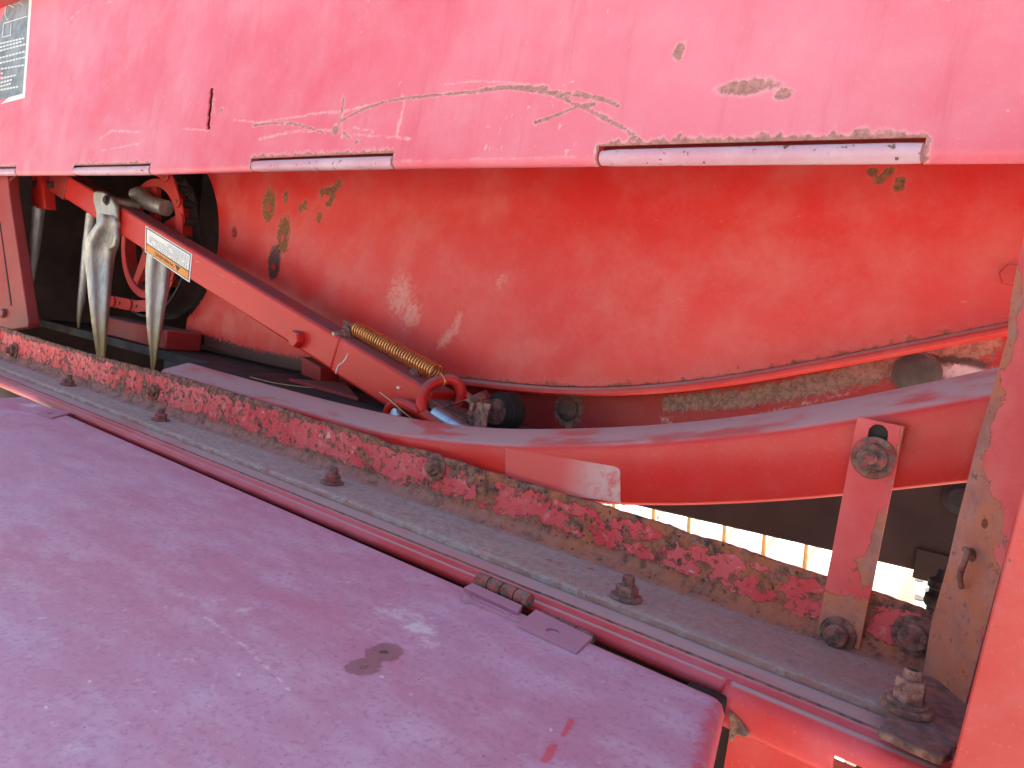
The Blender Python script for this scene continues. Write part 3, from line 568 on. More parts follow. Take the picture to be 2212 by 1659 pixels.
# red outer panel right of the post
op = MB(); yo = .560; pe = [PY(p, yo) for p in ((2230, 960), (2204, 1080), (2139, 1330), (2060, 1640), (2010, 1820))]
op.prism(pe + [Vector((.30, yo, pe[-1].z - .05)), Vector((.30, yo, H + .1)), Vector((pe[0].x, yo, H + .1))], (0, .003, 0)); oo = op.build('outer_panel', M['red_outer'], body, .0015)
ef = MB(); ef.prism([Vector((p.x + .001, yo + .004, p.z)) for p in pe], (.004, .0, 0)); 
ef2 = MB(); ef2.loft([[Vector((p.x + a, b, p.z)) for a, b in ((.0005, yo + .0035), (.0005, yo + .05), (.003, yo + .05), (.003, yo + .0035))] for p in pe]); ef2.build('panel_flange', M['red_dark'], oo)
sh = MB(); sh.aabb((.0, .64, H - .7), (.006, .76, H - .02)); sh.build('inner_stiffener', M['chamber'], body)
# slanted red sheet at the far end of the opening
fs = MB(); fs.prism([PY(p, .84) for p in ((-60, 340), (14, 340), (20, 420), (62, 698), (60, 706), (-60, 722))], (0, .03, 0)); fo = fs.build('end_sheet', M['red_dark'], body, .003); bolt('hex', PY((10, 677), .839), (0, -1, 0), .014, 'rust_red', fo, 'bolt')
fs = MB(); fs.prism([PY(p, .838) for p in ((-2, 480), (-1, 480), (24, 658), (22, 660))], (0, .0, 0) if False else (0, .002, 0)); fs.build('crease_strip', M['dark'], fo)  # crease drawn as a thin dark strip

# ------------------------------------------------------------------ shield (hinged guard above the opening)
e0, e1_, e2_ = PY((0, 378), YP), PY((1290, 355), YP), PY((2212, 365), YP)
def edgeZ(x): return e0.z + (e2_.z - e0.z) * (x - e0.x) / (e2_.x - e0.x) + (e1_.z - (e0.z + (e2_.z - e0.z) * (e1_.x - e0.x) / (e2_.x - e0.x))) * np.clip(1 - ((x - e1_.x) / 1.2) ** 2, 0, 1)
LEAN = math.tan(R(5))
shield = thing('shield_panel', (-1.1, YP, H + .2), 'faded pinkish red sheet metal guard with scratches and hinge slots along its lower edge', 'guard panel')
sp = Vector((0, -1, LEAN)); sp0 = Vector((0, YP, float(edgeZ(-1.0))))
def SP(p): return PN(p, sp0, sp)
slots = []
for (xa, xb, ya, yb2) in [(-80, 34, 358, 372), (161, 323, 352, 366), (545, 846, 334, 352), (1292, 1990, 322, 352)]: slots.append((SP((xa, ya)).x, SP((xb, yb2)).x))
SLH = .0235
us = sorted(set(np.round(np.concatenate([np.arange(-2.9, .42, .0042), [v for s_ in slots for v in s_]]), 5))); us = np.array(us)
hem = np.array([(.012, .004), (.008, .0005), (.004, -.001), (.0, .0)])     # (y, z) under the edge, rolled hem
hz = np.concatenate([np.array([-.001, .002, .006, .010, .0145, .019, SLH]), np.arange(SLH + .003, .30, .0036), np.arange(.303, .60, .012)])
UX, HZ = np.meshgrid(us, hz, indexing='ij'); Zs = edgeZ(UX) + HZ
Yr = YP + HZ * LEAN + np.where(HZ < .010, (.010 - HZ) ** 2 * 70, 0)
Yr = Yr + .003 * np.sin(UX * 3.1 + 1) * np.clip(HZ * 4, 0, 1)
A = np.stack([UX, Yr, Zs], -1)
inx = np.zeros(len(us) - 1, bool); mid = (us[1:] + us[:-1]) / 2
for a_, b_ in slots: inx |= (mid > a_) & (mid < b_)
keep = ~(inx[:, None] & (hz[1:] <= SLH + 1e-6)[None, :])
s_a, s_b = SP((457, 188)), SP((449, 280)); mx, mz = UX[:-1, :-1] + .002, Zs[:-1, :-1] + .0018
tt = (mz - s_b.z) / (s_a.z - s_b.z); keep &= ~((tt > 0) & (tt < 1) & (np.abs(mx - (s_b.x + (s_a.x - s_b.x) * tt)) < .0062))
def sxz(p): q = SP(p); return (q.x, q.z)
ru = np.zeros_like(UX); pa = np.zeros_like(UX); dk = np.zeros_like(UX); L = lambda f_, *pts: [sxz(f_(*p)) for p in pts]
for pts, w in [(L(ca, (690, 270), (820, 200), (960, 155), (1060, 140), (1280, 115), (1500, 100), (1620, 80), (1750, 70), (1900, 95), (2100, 120), (2210, 140)), .0050),
               (L(ca, (1640, 75), (1800, 90), (1950, 115), (2080, 180), (2200, 225)), .0050), (L(cb, (0, 100), (130, 130), (260, 180)), .0050), (L(cb, (0, 170), (60, 190), (150, 240), (280, 310), (400, 400)), .0062),
               (L(ca, (1830, 280), (1950, 240), (2080, 185), (2190, 170)), .0048), (L(ca, (702, 140), (690, 230), (675, 310)), .0062), (L(ca, (160, 300), (270, 285), (380, 285), (480, 305), (590, 345)), .0045), (L(ca, (700, 340), (740, 370)), .005), (L(ca, (1500, 90), (1640, 70), (1900, 75)), .005)]:
    ru = np.maximum(ru, dline(UX, Zs, pts, w) * .92)
for p, rx, ry in [(cb(1010, 68), .030, .009), (cb(1225, 110), .010, .006), ((1467, 110), .007, .010), (ca(655, 325), .010, .008), (ca(778, 395), .006, .004), ((478, 238), .006, .006), (cb(620, 355), .003, .004)]: ru = np.maximum(ru, dblob(UX, Zs, sxz(p), rx, ry))
ru = np.maximum(ru, dline(UX, Zs, [(s_a.x + .009, s_a.z - .02), (s_b.x + .012, s_b.z + .03)], .012) * .55)
for i, (a_, b_) in enumerate(slots):
    fr_ = np.clip((UX - a_ + .008) / .01, 0, 1) * np.clip((b_ - UX + .008) / .01, 0, 1); hh = HZ - SLH; nn = np.array([mnoise.noise((x * 45, i, 0)) * .5 + mnoise.noise((x * 130, i, 4)) * .5 for x in us])[:, None]
    ru = np.maximum(ru, fr_ * np.clip((.0125 + .014 * nn - hh) / .012, 0, 1) * (.85 if i == 3 else .7)); ru = np.maximum(ru, fr_ * np.clip((.0035 - hh) / .003, 0, 1))
for a_, b_ in [(slots[2][1], slots[3][0])]: ru = np.maximum(ru, np.clip(1 - np.abs(HZ - .009) / .003, 0, 1) * (UX > a_) * (UX < b_) * .5)
for pts, w in [(L(ca, (200, 380), (400, 335), (640, 325)), .008), (L(ca, (760, 350), (1100, 378)), .007), (L(ca, (480, 235), (700, 215), (900, 170)), .008), (L(ca, (1050, 110), (1060, 170), (1010, 370)), .010), (L(ca, (50, 265), (200, 280), (480, 240)), .007), (L(ca, (760, 310), (880, 335)), .006),
               (L(ca, (1300, 55), (1500, 38), (1880, 60)), .006), ([sxz(p) for p in ((215, 300), (240, 282), (300, 285))], .009), ([sxz(p) for p in ((395, 278), (450, 282))], .007), ([sxz(p) for p in ((220, 325), (300, 310))], .007), ([sxz(p) for p in ((145, 50), (180, 15), (240, 2))], .012), (L(ca, (700, 120), (690, 370)), .006)]:
    pa = np.maximum(pa, dline(UX, Zs, pts, w) * .6)
rn = random.Random(3)
for k in range(44):                           # small nicks where paint has flaked in arcs
    x, y = rn.uniform(1040, 1300), rn.uniform(170, 335); h_ = rn.uniform(5, 16); w_ = rn.uniform(-2, 9)
    pa = np.maximum(pa, dline(UX, Zs, [sxz((x, y + h_)), sxz((x + 1, y + 2)), sxz((x + w_ / 2, y - 1)), sxz((x + w_, y + 4))], .0030) * rn.uniform(.35, .75))
for k in range(60): x, y = rn.uniform(60, 1400), rn.uniform(5, 335); pa = np.maximum(pa, dblob(UX, Zs, sxz((x, y)), rn.uniform(.0015, .003), rn.uniform(.002, .004)) * rn.uniform(.3, .7))
sd = link('guard_sheet', grid_mesh('guard_sheet', A, keep, dict(rust=ru, pale=pa, dark=dk), 60), M['shield'], shield); m = sd.modifiers.new("s", 'SOLIDIFY'); m.thickness = .0028; m.offset = -1
for a_, b_ in slots:                          # hinge barrels in the slots
    hb = MB(); n = max(2, int((b_ - a_) / .02)); rb = .0102
    path = [Vector((x, YP + .0085, float(edgeZ(x)) + .0098)) for x in np.linspace(a_ + .004, b_ - .0025, n)]
    hb.tube(path, [rb * .9] + [rb] * (n - 2) + [rb * .95], 20); hbo = hb.build('hinge_barrel', M['barrel'], shield, smooth=50)
    hl = MB(); hl.loft([[Vector((x, YP + y, float(edgeZ(x)) + z)) for y, z in ((.019, .004), (.022, .004), (.026, .06), (.023, .06))] for x in np.linspace(a_ - .004, b_ + .004, n)]); hl.build('hinge_leaf', M['red_dark'], hbo)
tb = MB(); q = s_a * .45 + s_b * .55; tb.aabb((q.x - .002, q.y + .004, q.z - .028), (q.x + .014, q.y + .016, q.z + .026)); tb.build('latch_tab', M['barrel'], shield, .002)
def SD(p, off):
    q = SP(p); hz_ = q.z - float(edgeZ(q.x)); return Vector((q.x, YP + hz_ * LEAN + .003 * math.sin(q.x * 3.1 + 1) * min(1, max(0, hz_ * 4)) - off, q.z))
# instruction decal
dec = MB(); dc = [SD(p, .0008) for p in ((-90, -60), (77, -60), (72, 0), (56, 212), (-90, 250))]; dn_ = Vector((0, -1, LEAN)).normalized()
dec.prism(dc, (0, .0006, 0)); do = dec.build('instruction_decal', M['white'], shield, smooth=20, label='grey instruction decal with white border and worn print')
M['decal_grey'] = simple('decal_grey', (.28, .31, .33), .5, 0, .45, 25)
d2 = MB(); dc = [SD(p, .0013) for p in ((-85, -55), (70, -55), (66, 0), (51, 203), (-85, 240))]; d2.prism(dc, (0, .0004, 0)); d2.build('decal_field', M['decal_grey'], do, smooth=20)
tx = MB(); cd = crop(.1367, 0, 0)
for (x0, y0, x1, y1, n_) in [(40, 700, 420, 610, 8), (30, 760, 380, 665, 7), (35, 815, 440, 705, 8), (20, 930, 430, 820, 8), (30, 1010, 430, 910, 8), (0, 1110, 415, 1035, 8), (0, 1180, 90, 1165, 2), (0, 1260, 290, 1195, 6), (0, 1330, 230, 1265, 5), (0, 1390, 210, 1325, 5), (0, 1440, 325, 1375, 7), (90, 385, 460, 265, 1), (70, 605, 210, 560, 1), (130, 75, 250, 130, 1)]:
    for k in range(n_):
        t0, t1 = k / n_, (k + .78) / n_ if n_ > 1 else 1; th = 13 if n_ > 1 else 7
        a_ = [SD(cd(x0 + (x1 - x0) * t, y0 + (y1 - y0) * t + s_ * th), .0018) for t, s_ in ((t0, -1), (t1, -1), (t1, 1), (t0, 1))]; tx.prism(a_, (0, .0004, 0))
for (x0, y0, x1, y1) in [(90, 385, 75, 590), (210, 370, 200, 560), (130, 75, 110, 240), (350, 50, 390, 100), (250, 90, 350, 50), (110, 240, 150, 330)]:
    a_ = [SD(cd(x, y), .0018) for x, y in ((x0 - 5, y0), (x0 + 5, y0), (x1 + 5, y1), (x1 - 5, y1))]; tx.prism(a_, (0, .0004, 0))
tx.build('decal_print', M['white'], do, smooth=20)

# ------------------------------------------------------------------ chain wheel and chain
wheel = thing('chain_wheel', (WC.x, 1.06, WC.z), 'spoked red chain wheel in the dark opening behind the arm', 'wheel')
rim = MB(); Rw = .150
def ringmesh(r0, r1, y0, y1, n=56):
    b = MB(); rings = []
    for k in range(n + 1):
        a = 2 * math.pi * k / n; c, s_ = math.cos(a), math.sin(a); rings.append([Vector((WC.x + c * r, y, WC.z + s_ * r)) for r, y in ((r0, y0), (r1, y0), (r1, y1), (r0, y1))])
    b.loft(rings, caps=False); return b
ringmesh(.148, .171, 1.040, 1.075).build('rim', M['red_chain'], wheel, .002)
hb = MB(); hb.lathe([(.048, 0), (.048, .03), (.04, .036), (.022, .036), (.022, .06), (.004, .062)], WC + Vector((0, .02, 0)), (0, -1, 0), 32); hb.build('hub', M['rust'], wheel)
for k in range(5):
    a = 2 * math.pi * k / 5 + .42; d = Vector((math.cos(a), 0, math.sin(a))); t = Vector((-d.z, 0, d.x)); b = MB()
    c0, c1_ = WC + d * .04, WC + d * .151
    b.loft([[c + t * w_ * s1 + Vector((0, y, 0)) for s1, y in ((-1, -.004), (1, -.004), (1, .012), (-1, .012))] for c, w_ in ((c0, .022), (c1_, .014))]); b.build('spoke', M['red_chain'], wheel, .002)
chain = thing('drive_chain', (WC.x, 1.05, WC.z - .18), 'heavy red painted link chain wrapped round the wheel', 'chain')
Rc = .195; cpath = []
for k in range(13): cpath.append(Vector((WC.x - .62 + k * .0517 * 1.0, 0, WC.z - Rc)) - Vector((0, 0, 0)))
cpath = [Vector((WC.x - .0517 * (5 - k), 0, WC.z - Rc)) for k in range(5)]
for k in range(13): a = -math.pi / 2 + k * .0517 / Rc; cpath.append(Vector((WC.x + math.cos(a) * Rc, 0, WC.z + math.sin(a) * Rc)))
def link_plate(a, b, y, th, w):
    d = (b - a); L_ = d.length; d.normalize(); t = Vector((-d.z, 0, d.x)); pts = []
    for k in range(7): q = -math.pi / 2 + math.pi * k / 6; pts.append(b + d * math.cos(q) * w + t * math.sin(q) * w)
    for k in range(7): q = math.pi / 2 + math.pi * k / 6; pts.append(a + d * math.cos(q) * w + t * math.sin(q) * w)
    return [p + Vector((0, y, 0)) for p in pts]
for i in range(len(cpath) - 1):
    a, b = cpath[i], cpath[i + 1]; y = 1.022 if i % 2 else 1.027; m_ = MB(); m_.prism(link_plate(a, b, y, .004, .0165), (0, .0045, 0)); lo = m_.build('link', M['red_chain'], chain, .001)
    m_ = MB(); m_.prism(link_plate(a, b, 1.066 + (.005 if i % 2 else 0), .004, .0155), (0, .004, 0)); m_.build('back_plate', M['dark'], lo)
    m_ = MB(); m_.lathe([(.0055, 0), (.0052, .004), (.002, .005)], Vector((a.x, y + .001, a.z)), (0, -1, 0), 12); m_.build('pin', M['rust'], lo)
    m_ = MB(); m_.lathe([(.0105, 0), (.0105, .034)], Vector((a.x, 1.066, a.z)), (0, -1, 0), 12); m_.build('roller', M['dark'], lo)
tr = MB(); rings = []                          # curved trough that carries the chain, a body part
for k in range(22):
    a = -2.2 + k * .088; c, s_ = math.cos(a), math.sin(a); rings.append([Vector((WC.x + .02 + c * r, y, WC.z + s_ * r)) for r, y in ((.215, 1.03), (.222, 1.03), (.222, 1.098), (.215, 1.098))])
tr.loft(rings); tr.build('chain_guide', M['dark'], body)

# ------------------------------------------------------------------ feeder arm
YA = .95
p1, p2 = PY((150, 381), YA), PY((880, 815), YA); ea = (p2 - p1).normalized(); eu = Vector((-ea.z, 0, ea.x)); ey = Vector((0, 1, 0)); AH = .070; AW = .062
def on_arm(p, y=YA): q = PY(p, y); return (q - p1).dot(ea)
arm = thing('feeder_arm', (PY((900, 860), YA).x, YA, H - .18), 'red square tube feeder arm carrying aluminium tines, a gold spring and a warning label', 'feeder arm')
def arm_box(t0, t1, g, name, mat, bev=.006):
    b = MB(); c = p1 + ea * ((t0 + t1) / 2) - eu * (AH / 2) + ey * (AW / 2); b.box(c, ea * ((t1 - t0) / 2), ey * (AW / 2 + g), eu * (AH / 2 + g)); return b.build(name, mat, arm, bev, seg=3)
tj = on_arm((733, 735)); tend = on_arm((935, 842)); tube_ = arm_box(-.10, tj, 0, 'tube', M['red_arm']); arm_box(tj - .0005, tend, .0016, 'sleeve', M['red_arm'])
cap = arm_box(-.14, -.008, .004, 'end_bracket', M['red_dark'], .003)
# broken paint and weld line marks on the sleeve
wm = MB(); pts = [PY(c2(*p), YA - .0022) for p in ((722, 578), (705, 620), (680, 650), (650, 668), (640, 700), (630, 730))]; wm.tube(pts, [.0008, .0018, .0014, .0012, .0018, .0008], 6); wm.build('bare_mark', M['white'], tube_)
wm = MB(); wm.tube([PY(c2(1085, 828), YA - .002), PY(c2(1105, 835), YA - .002)], [.002, .003], 8); wm.build('bare_mark', M['white'], tube_)
M['scuff'] = simple('scuffed_paint', (.72, .38, .34), .6)
wm = MB(); pts = [PY(c1(*p), YA - .0004) for p in ((1440, 815), (1490, 838), (1540, 868), (1590, 900), (1630, 920), (1690, 955), (1745, 988))]; wm.tube(bez(pts, 3), [max(.00005, .0016 * math.sin(k * 1.9) * math.sin(k * .8 + 1)) for k in range(19)], 6); wm.build('scuff', M['scuff'], tube_)
bolt('hex', PY(c2(365, 475), YA - .001), (0, -1, 0), .018, 'red_arm', tube_, 'bolt', .3, 1.4)
bs = MB(); q = PY(c2(318, 485), YA - .001); bs.lathe([(.010, 0), (.0095, .003), (.002, .004)], q, (0, -1, 0), 16); bs.build('weld_boss', M['red_arm'], tube_)
bs = MB(); q = PY(c2(1210, 745), YA + .028); bs.lathe([(.011, -.005), (.011, .008), (.007, .014), (.001, .015)], q, eu, 14); bs.build('stud', M['rust'], tube_)
# warning label: white field, orange strip, upside-down lettering
lab = [PY(c1(*p), YA) for p in ((1077, 560), (1420, 770), (1400, 978), (1072, 752))]
lo_ = p1.y
def onface(u, v, off):                          # u along the label, v down, both 0..1
    a = lab[0].lerp(lab[1], u); b = lab[3].lerp(lab[2], u); q = a.lerp(b, v); return Vector((q.x, YA - off, q.z))
def lq(u0, v0, u1, v1, off, th=.0004): return [onface(u, v, off) for u, v in ((u0, v0), (u1, v0), (u1, v1), (u0, v1))]
b = MB(); b.prism(lq(0, 0, 1, 1, .0012), (0, .0010, 0)); lb = b.build('warning_label', M['white'], arm, .0, smooth=20, label='white and orange warning label stuck upside down')
b = MB(); b.prism(lq(.02, .035, .98, .075, .0016), (0, .0005, 0)); b.prism(lq(.02, .62, .98, .66, .0016), (0, .0005, 0)); b.prism(lq(.02, .04, .034, .95, .0016), (0, .0005, 0)); b.prism(lq(.966, .04, .98, .95, .0016), (0, .0005, 0)); b.prism(lq(.02, .93, .98, .955, .0016), (0, .0005, 0)); b.build('label_border', M['ink'], lb, smooth=20)
b = MB(); b.prism(lq(.036, .665, .964, .928, .0016), (0, .0005, 0)); b.build('orange_strip', M['orange'], lb, smooth=20)
b = MB()
for r_ in range(7):
    u = .10
    while u < .93:
        w_ = random.uniform(.02, .06)
        if random.random() < .88 and not (r_ < 2 and u < .45): b.prism(lq(u, .15 + r_ * .066, min(.94, u + w_), .15 + r_ * .066 + .026, .0016), (0, .0005, 0))
        u += w_ + .014
b.build('label_text', M['text_grey'], lb, smooth=20)
def lettering(body_, u0, u1, v0, v1, name, mat, parent):
    cu = bpy.data.curves.new(name, 'FONT'); cu.body = body_; cu.size = 1; cu.extrude = 0.0; to = bpy.data.objects.new(name, cu); COL.objects.link(to); bpy.context.view_layer.update()
    me = bpy.data.meshes.new_from_object(to.evaluated_get(bpy.context.evaluated_depsgraph_get())); bpy.data.objects.remove(to)
    xs = [v.co.x for v in me.vertices]; ys_ = [v.co.y for v in me.vertices]; o = onface(u0, v0, .0022)
    for v in me.vertices:
        s_, t_ = (v.co.x - min(xs)) / (max(xs) - min(xs)), (v.co.y - min(ys_)) / (max(ys_) - min(ys_)); v.co = onface(u1 + (u0 - u1) * s_, v0 + (v1 - v0) * t_, .0022) - o      # upside down
    me.materials.clear(); ob = link(name, me, mat, parent, o); m_ = ob.modifiers.new("s", 'SOLIDIFY'); m_.thickness = .0003; return ob
lettering("WARNING", .24, .66, .73, .87, 'lettering', M['ink'], lb)
b = MB(); tri = [onface(u, v, .0022) for u, v in ((.69, .71), (.80, .71), (.745, .90))]; b.prism(tri, (0, .0004, 0)); wt = b.build('warning_triangle', M['ink'], lb, smooth=20)
# tines
def loft_tine(rows, Y, name, thick=.62, groove=.18, mat='tine', parent=arm, n=16, conv=c1):
    b = MB(); rings = []
    for (xl_, xr_, y) in rows:
        pl_, pr_ = PY(conv(xl_, y), Y), PY(conv(xr_, y), Y); c = (pl_ + pr_) / 2; vd = Vector((c.x, c.y, 0)).normalized(); ed_ = Vector((vd.y, -vd.x, 0)); hw = (pr_ - pl_).dot(ed_) / 2 * 1.18; ring = []
        for k in range(n):
            a = 2 * math.pi * k / n; sa_ = math.sin(a); rr = 1 - groove * (.5 + .5 * math.cos(4 * a)) if sa_ < -.2 else 1; ring.append(c + ed_ * (math.cos(a) * hw) + vd * (sa_ * hw * thick * rr))
        rings.append(ring)
    b.loft(rings); return b.build(name, M[mat], parent, smooth=65)
loft_tine([(745, 870, 480), (735, 888, 540), (690, 878, 610), (648, 866, 680), (638, 848, 730), (637, 834, 790), (643, 826, 860), (655, 815, 960), (662, 808, 1060), (672, 800, 1160), (684, 790, 1280), (700, 782, 1400), (714, 774, 1500), (726, 764, 1600), (738, 750, 1700)], YA - .025, 'tine', .6, .45, n=32)
loft_tine([(1098, 1265, 780), (1088, 1250, 880), (1085, 1232, 1050), (1087, 1205, 1200), (1092, 1185, 1330), (1103, 1168, 1450), (1110, 1155, 1530), (1114, 1140, 1600), (1120, 1130, 1640)], YA + .018, 'tine', .5, .45, n=32)
loft_tine([(240, 328, 420), (230, 322, 480), (218, 305, 620), (208, 285, 760), (200, 262, 880), (194, 243, 990), (192, 225, 1080), (195, 212, 1150)], YA - .01, 'tine', .8, .1)
loft_tine([(640, 720, 470), (630, 700, 560), (612, 680, 700), (598, 662, 850), (585, 640, 1000), (572, 622, 1130), (568, 605, 1220), (570, 590, 1310)], YA + .05, 'tine', .8, .1)
# casting that clamps the front tine to the arm
b = MB(); cl = [PY(c1(*p), YA - .004) for p in ((720, 318), (745, 306), (800, 312), (862, 362), (888, 410), (890, 480), (884, 560), (890, 650), (870, 720), (832, 745), (760, 700), (742, 560), (745, 480), (722, 390))]
b.prism(cl, (0, -.014, 0)); cp_ = b.build('tine_clamp', M['tine'], arm, .006, seg=3)
b = MB(); tA = on_arm(c1(800, 330)); b.box(p1 + ea * (tA + .030) + eu * .006 + ey * (AW / 2), ea * .026, ey * (AW / 2 + .006), eu * .008); b.build('clamp_saddle', M['tine'], cp_, .005, seg=3)
bolt('head', PY(c1(790, 368), YA - .0185), (0, -1, 0), .015, 'dark', cp_, 'bolt')
b = MB(); b.tube(bez([PY(c9(520, 300), YA + .07), PY(c9(580, 285), YA + .075), PY(c9(640, 345), YA + .075), PY(c9(730, 380), YA + .075), PY(c9(810, 405), YA + .08)]), [.012, .018, .022, .022, .022, .022] + [.022] * 27, 14); b.build('clamp_lug', M['tine'], arm)
# socket of the far tine
b = MB(); b.prism([PY(c1(*p), YA - .02) for p in ((230, 170), (302, 170), (318, 300), (330, 432), (235, 428), (222, 320))], (0, .035, 0)); sk = b.build('tine_socket', M['red_arm'], arm, .004); bolt('head', PY(c1(262, 245), YA - .021), (0, -1, 0), .012, 'dark', sk, 'bolt')
b = MB(); b.tube([PY(c1(300, 255), YA + .005), PY(c1(420, 262), YA + .005)], .014, 14); b.build('socket_pin', M['dark'], sk)
# spring
sa, sb = PY((772, 711), YA + .036), PY((944, 806), YA + .036); sax = (sb - sa).normalized(); s1_ = sax.cross(ey).normalized(); s2_ = sax.cross(s1_); rc = .0138; nT = 33; b = MB(); pth = []
for k in range(nT * 14 + 1): t = k / (nT * 14); a = 2 * math.pi * nT * t; pth.append(sa + (sb - sa) * t + (s1_ * math.cos(a) + s2_ * math.sin(a)) * rc)
b.tube(pth, .0018, 6); spg = b.build('spring', M['spring'], arm, smooth=180)
b = MB(); b.tube(bez([sb + s1_ * -rc, sb + sax * .006 + s1_ * -rc * 1.05, PY(cr(330, 250), YA + .012), PY(cr(420, 330), YA + .004), PY(cr(450, 430), YA + .002), PY(cr(400, 540), YA + .006), PY(cr(340, 580), YA + .015)]), .0017, 6); b.build('hook', M['spring'], spg, smooth=180)
b = MB(); b.tube(bez([sa + s1_ * -rc, sa - sax * .008 - s1_ * rc * .6, sa - sax * .014, sa - sax * .016 + s1_ * .006]), .0017, 6); b.build('hook', M['spring'], spg, smooth=180)
b = MB(); b.prism([PY(c2(*p), YA + .030) for p in ((688, 325), (765, 372), (752, 480), (680, 470))], (0, .006, 0)); sb_ = b.build('spring_bracket', M['rust'], arm, .001)
q0, q1 = PY(c2(612, 435), YA + .0), PY(c2(712, 425), YA + .030); b = MB(); b.tube([q0, q0.lerp(q1, .12), q1], [.0045, .0052, .0052], 12); b.build('threaded_end', M['steel'], sb_)
bolt('nut', PY(c2(715, 435), YA + .029), (q0 - q1), .017, 'rust', sb_, 'bolt', .2)
# bent red hook rods at the pivot
b = MB(); b.tube(bez([PY(c2(1275, 1010), YA - .03), PY(c2(1262, 940), YA - .03), PY(c2(1285, 860), YA - .02), PY(c2(1345, 800), YA + .0), PY(c2(1430, 775), YA + .02), PY(c2(1500, 775), YA + .03), PY(c2(1548, 830), YA + .040), PY(c2(1560, 900), YA + .045), PY(c2(1540, 980), YA + .05)]), .0098, 14); b.build('hook_rod', M['red_arm'], arm, smooth=180)
b = MB(); b.tube(bez([PY(c2(1010, 1050), YA - .02), PY(c2(1030, 985), YA - .02), PY(c2(1075, 950), YA - .022), PY(c2(1140, 952), YA - .024), PY(c2(1240, 1000), YA - .028), PY(c2(1330, 1060), YA - .03), PY(c2(1400, 1120), YA - .03)]), .0098, 14); b.build('hook_rod', M['red_arm'], arm, smooth=180)
b = MB(); b.tube([PY(c2(1560, 850), YA + .05), PY(c2(1640, 920), YA + .05)], .006, 10); b.build('link_pin', M['red_arm'], arm)
b = MB(); b.lathe([(.013, 0), (.014, .004), (.012, .010), (.001, .011)], PY(c2(1090, 1040), YA - .03), (-.3, -1, .2), 20); b.build('pivot_end', M['zinc'], arm)
b = MB(); b.tube([PY(cr(200, 1120), YA - .018), PY(cr(240, 1130), YA - .018), PY(cr(1150, 1690), YA - .018)], [.010, .0135, .0135], 18); b.build('pivot_sleeve', M['zinc'], arm)
b = MB(); b.prism([PY(cr(80, 800), YA), PY(cr(380, 975), YA), PY(cr(900, 1290), YA), PY(cr(900, 1420), YA), PY(cr(560, 1300), YA), PY(cr(80, 1010), YA)], (0, .055, 0)); hd = b.build('end_block', M['rust'], arm, .002)
b = MB(); fold = [PY(cr(*p), YA - .004) for p in ((390, 975), (960, 790), (1040, 830), (1070, 900), (1040, 1040), (960, 1180), (900, 1170), (975, 1030), (985, 930), (940, 870), (860, 850), (420, 990))]; b.prism(fold, (0, .012, 0)); b.build('fold_edge', M['rust'], hd, .0015)
b = MB(); b.prism([PY(cr(*p), YA + .004) for p in ((1010, 850), (1070, 900), (1040, 1040), (960, 1200), (990, 1440), (1340, 1440), (1370, 1180), (1445, 920))], (0, .004, 0)); b.build('end_bracket_face', M['rust_orange'], hd, .002)
b = MB(); b.add([PY(cr(960, 790), YA - .004), PY(cr(1060, 880), YA - .004), PY(cr(1450, 800), YA + .05), PY(cr(1330, 625), YA + .05)], [(0, 1, 2, 3)]); bo = b.build('bracket_top', M['rust'], hd); bo.modifiers.new("s", 'SOLIDIFY').thickness = .003
b = MB(); b.add([PY(cr(1060, 880), YA - .004), PY(cr(990, 1250), YA - .004), PY(cr(1380, 1180), YA + .05), PY(cr(1450, 800), YA + .05)], [(0, 1, 2, 3)]); bo = b.build('bracket_side', M['rust_orange'], hd); bo.modifiers.new("s", 'SOLIDIFY').thickness = .003
rc_ = PY(cr(1560, 1090), YA + .052); rl_ = MB(); rl_.lathe([(.016, 0), (.030, .0), (.031, .004), (.031, .010), (.0335, .012), (.034, .018), (.034, .042), (.031, .046), (.01, .046)], rc_, (0, 1, 0), 36); ro = rl_.build('roller', M['black'], arm)
rl_ = MB(); rl_.lathe([(.023, -.002), (.023, .004), (.012, .004)], rc_, (0, 1, 0), 28); rl_.lathe([(.022, -.004), (.010, -.0042)], rc_, (0, 1, 0), 28); rl_.build('roller_hub', M['rust'], ro)

# ------------------------------------------------------------------ hinged door lying open in front of the rail
ZD = -.272; TD = math.tan(R(3.0)); dl, dr = PZ((56, 861), ZD), PZ((1562, 1519), ZD); dfar = lambda x: dl.y + (dr.y - dl.y) * (x - dl.x) / (dr.x - dl.x)
dn3 = Vector((0, -TD, 1)).normalized(); dp0 = Vector((dr.x, dr.y, H + ZD))
door = thing('hinged_door', (-.9, .55, H + ZD - .03), 'dull purplish red sheet door lying folded down beside the rail', 'door')
def DP(p): return PN(p, dp0, dn3)
d2 = DP((1530, 1659)); sk_ = (d2.x - dr.x) / (d2.y - dr.y)
nu, nw = 470, 190; su = np.linspace(0, 1, nu); sw = np.linspace(0, .56, nw); SU, SW = np.meshgrid(su, sw, indexing='ij')
YF = dl.y + (dr.y - dl.y) * SU; YY = YF - SW; XL = dl.x; XR = dr.x - SW * sk_; XX = XL + (XR - XL) * SU; ZZd = H + ZD + (YY - dr.y) * TD
ed = np.minimum((XR - XX), 1); rr0 = .009; tt = np.clip((rr0 - ed) / rr0, 0, 1); ZZd = ZZd - rr0 * (1 - np.sqrt(np.clip(1 - tt ** 2, 0, 1))); tf = np.clip((.004 - SW) / .004, 0, 1); ZZd = ZZd - .004 * tf ** 2
A = np.stack([XX, YY, ZZd], -1)
pa = np.zeros_like(SU); st_ = pa.copy(); rd = pa.copy(); dk = pa.copy()
def dxy(p): q = DP(p); return (q.x, q.y)
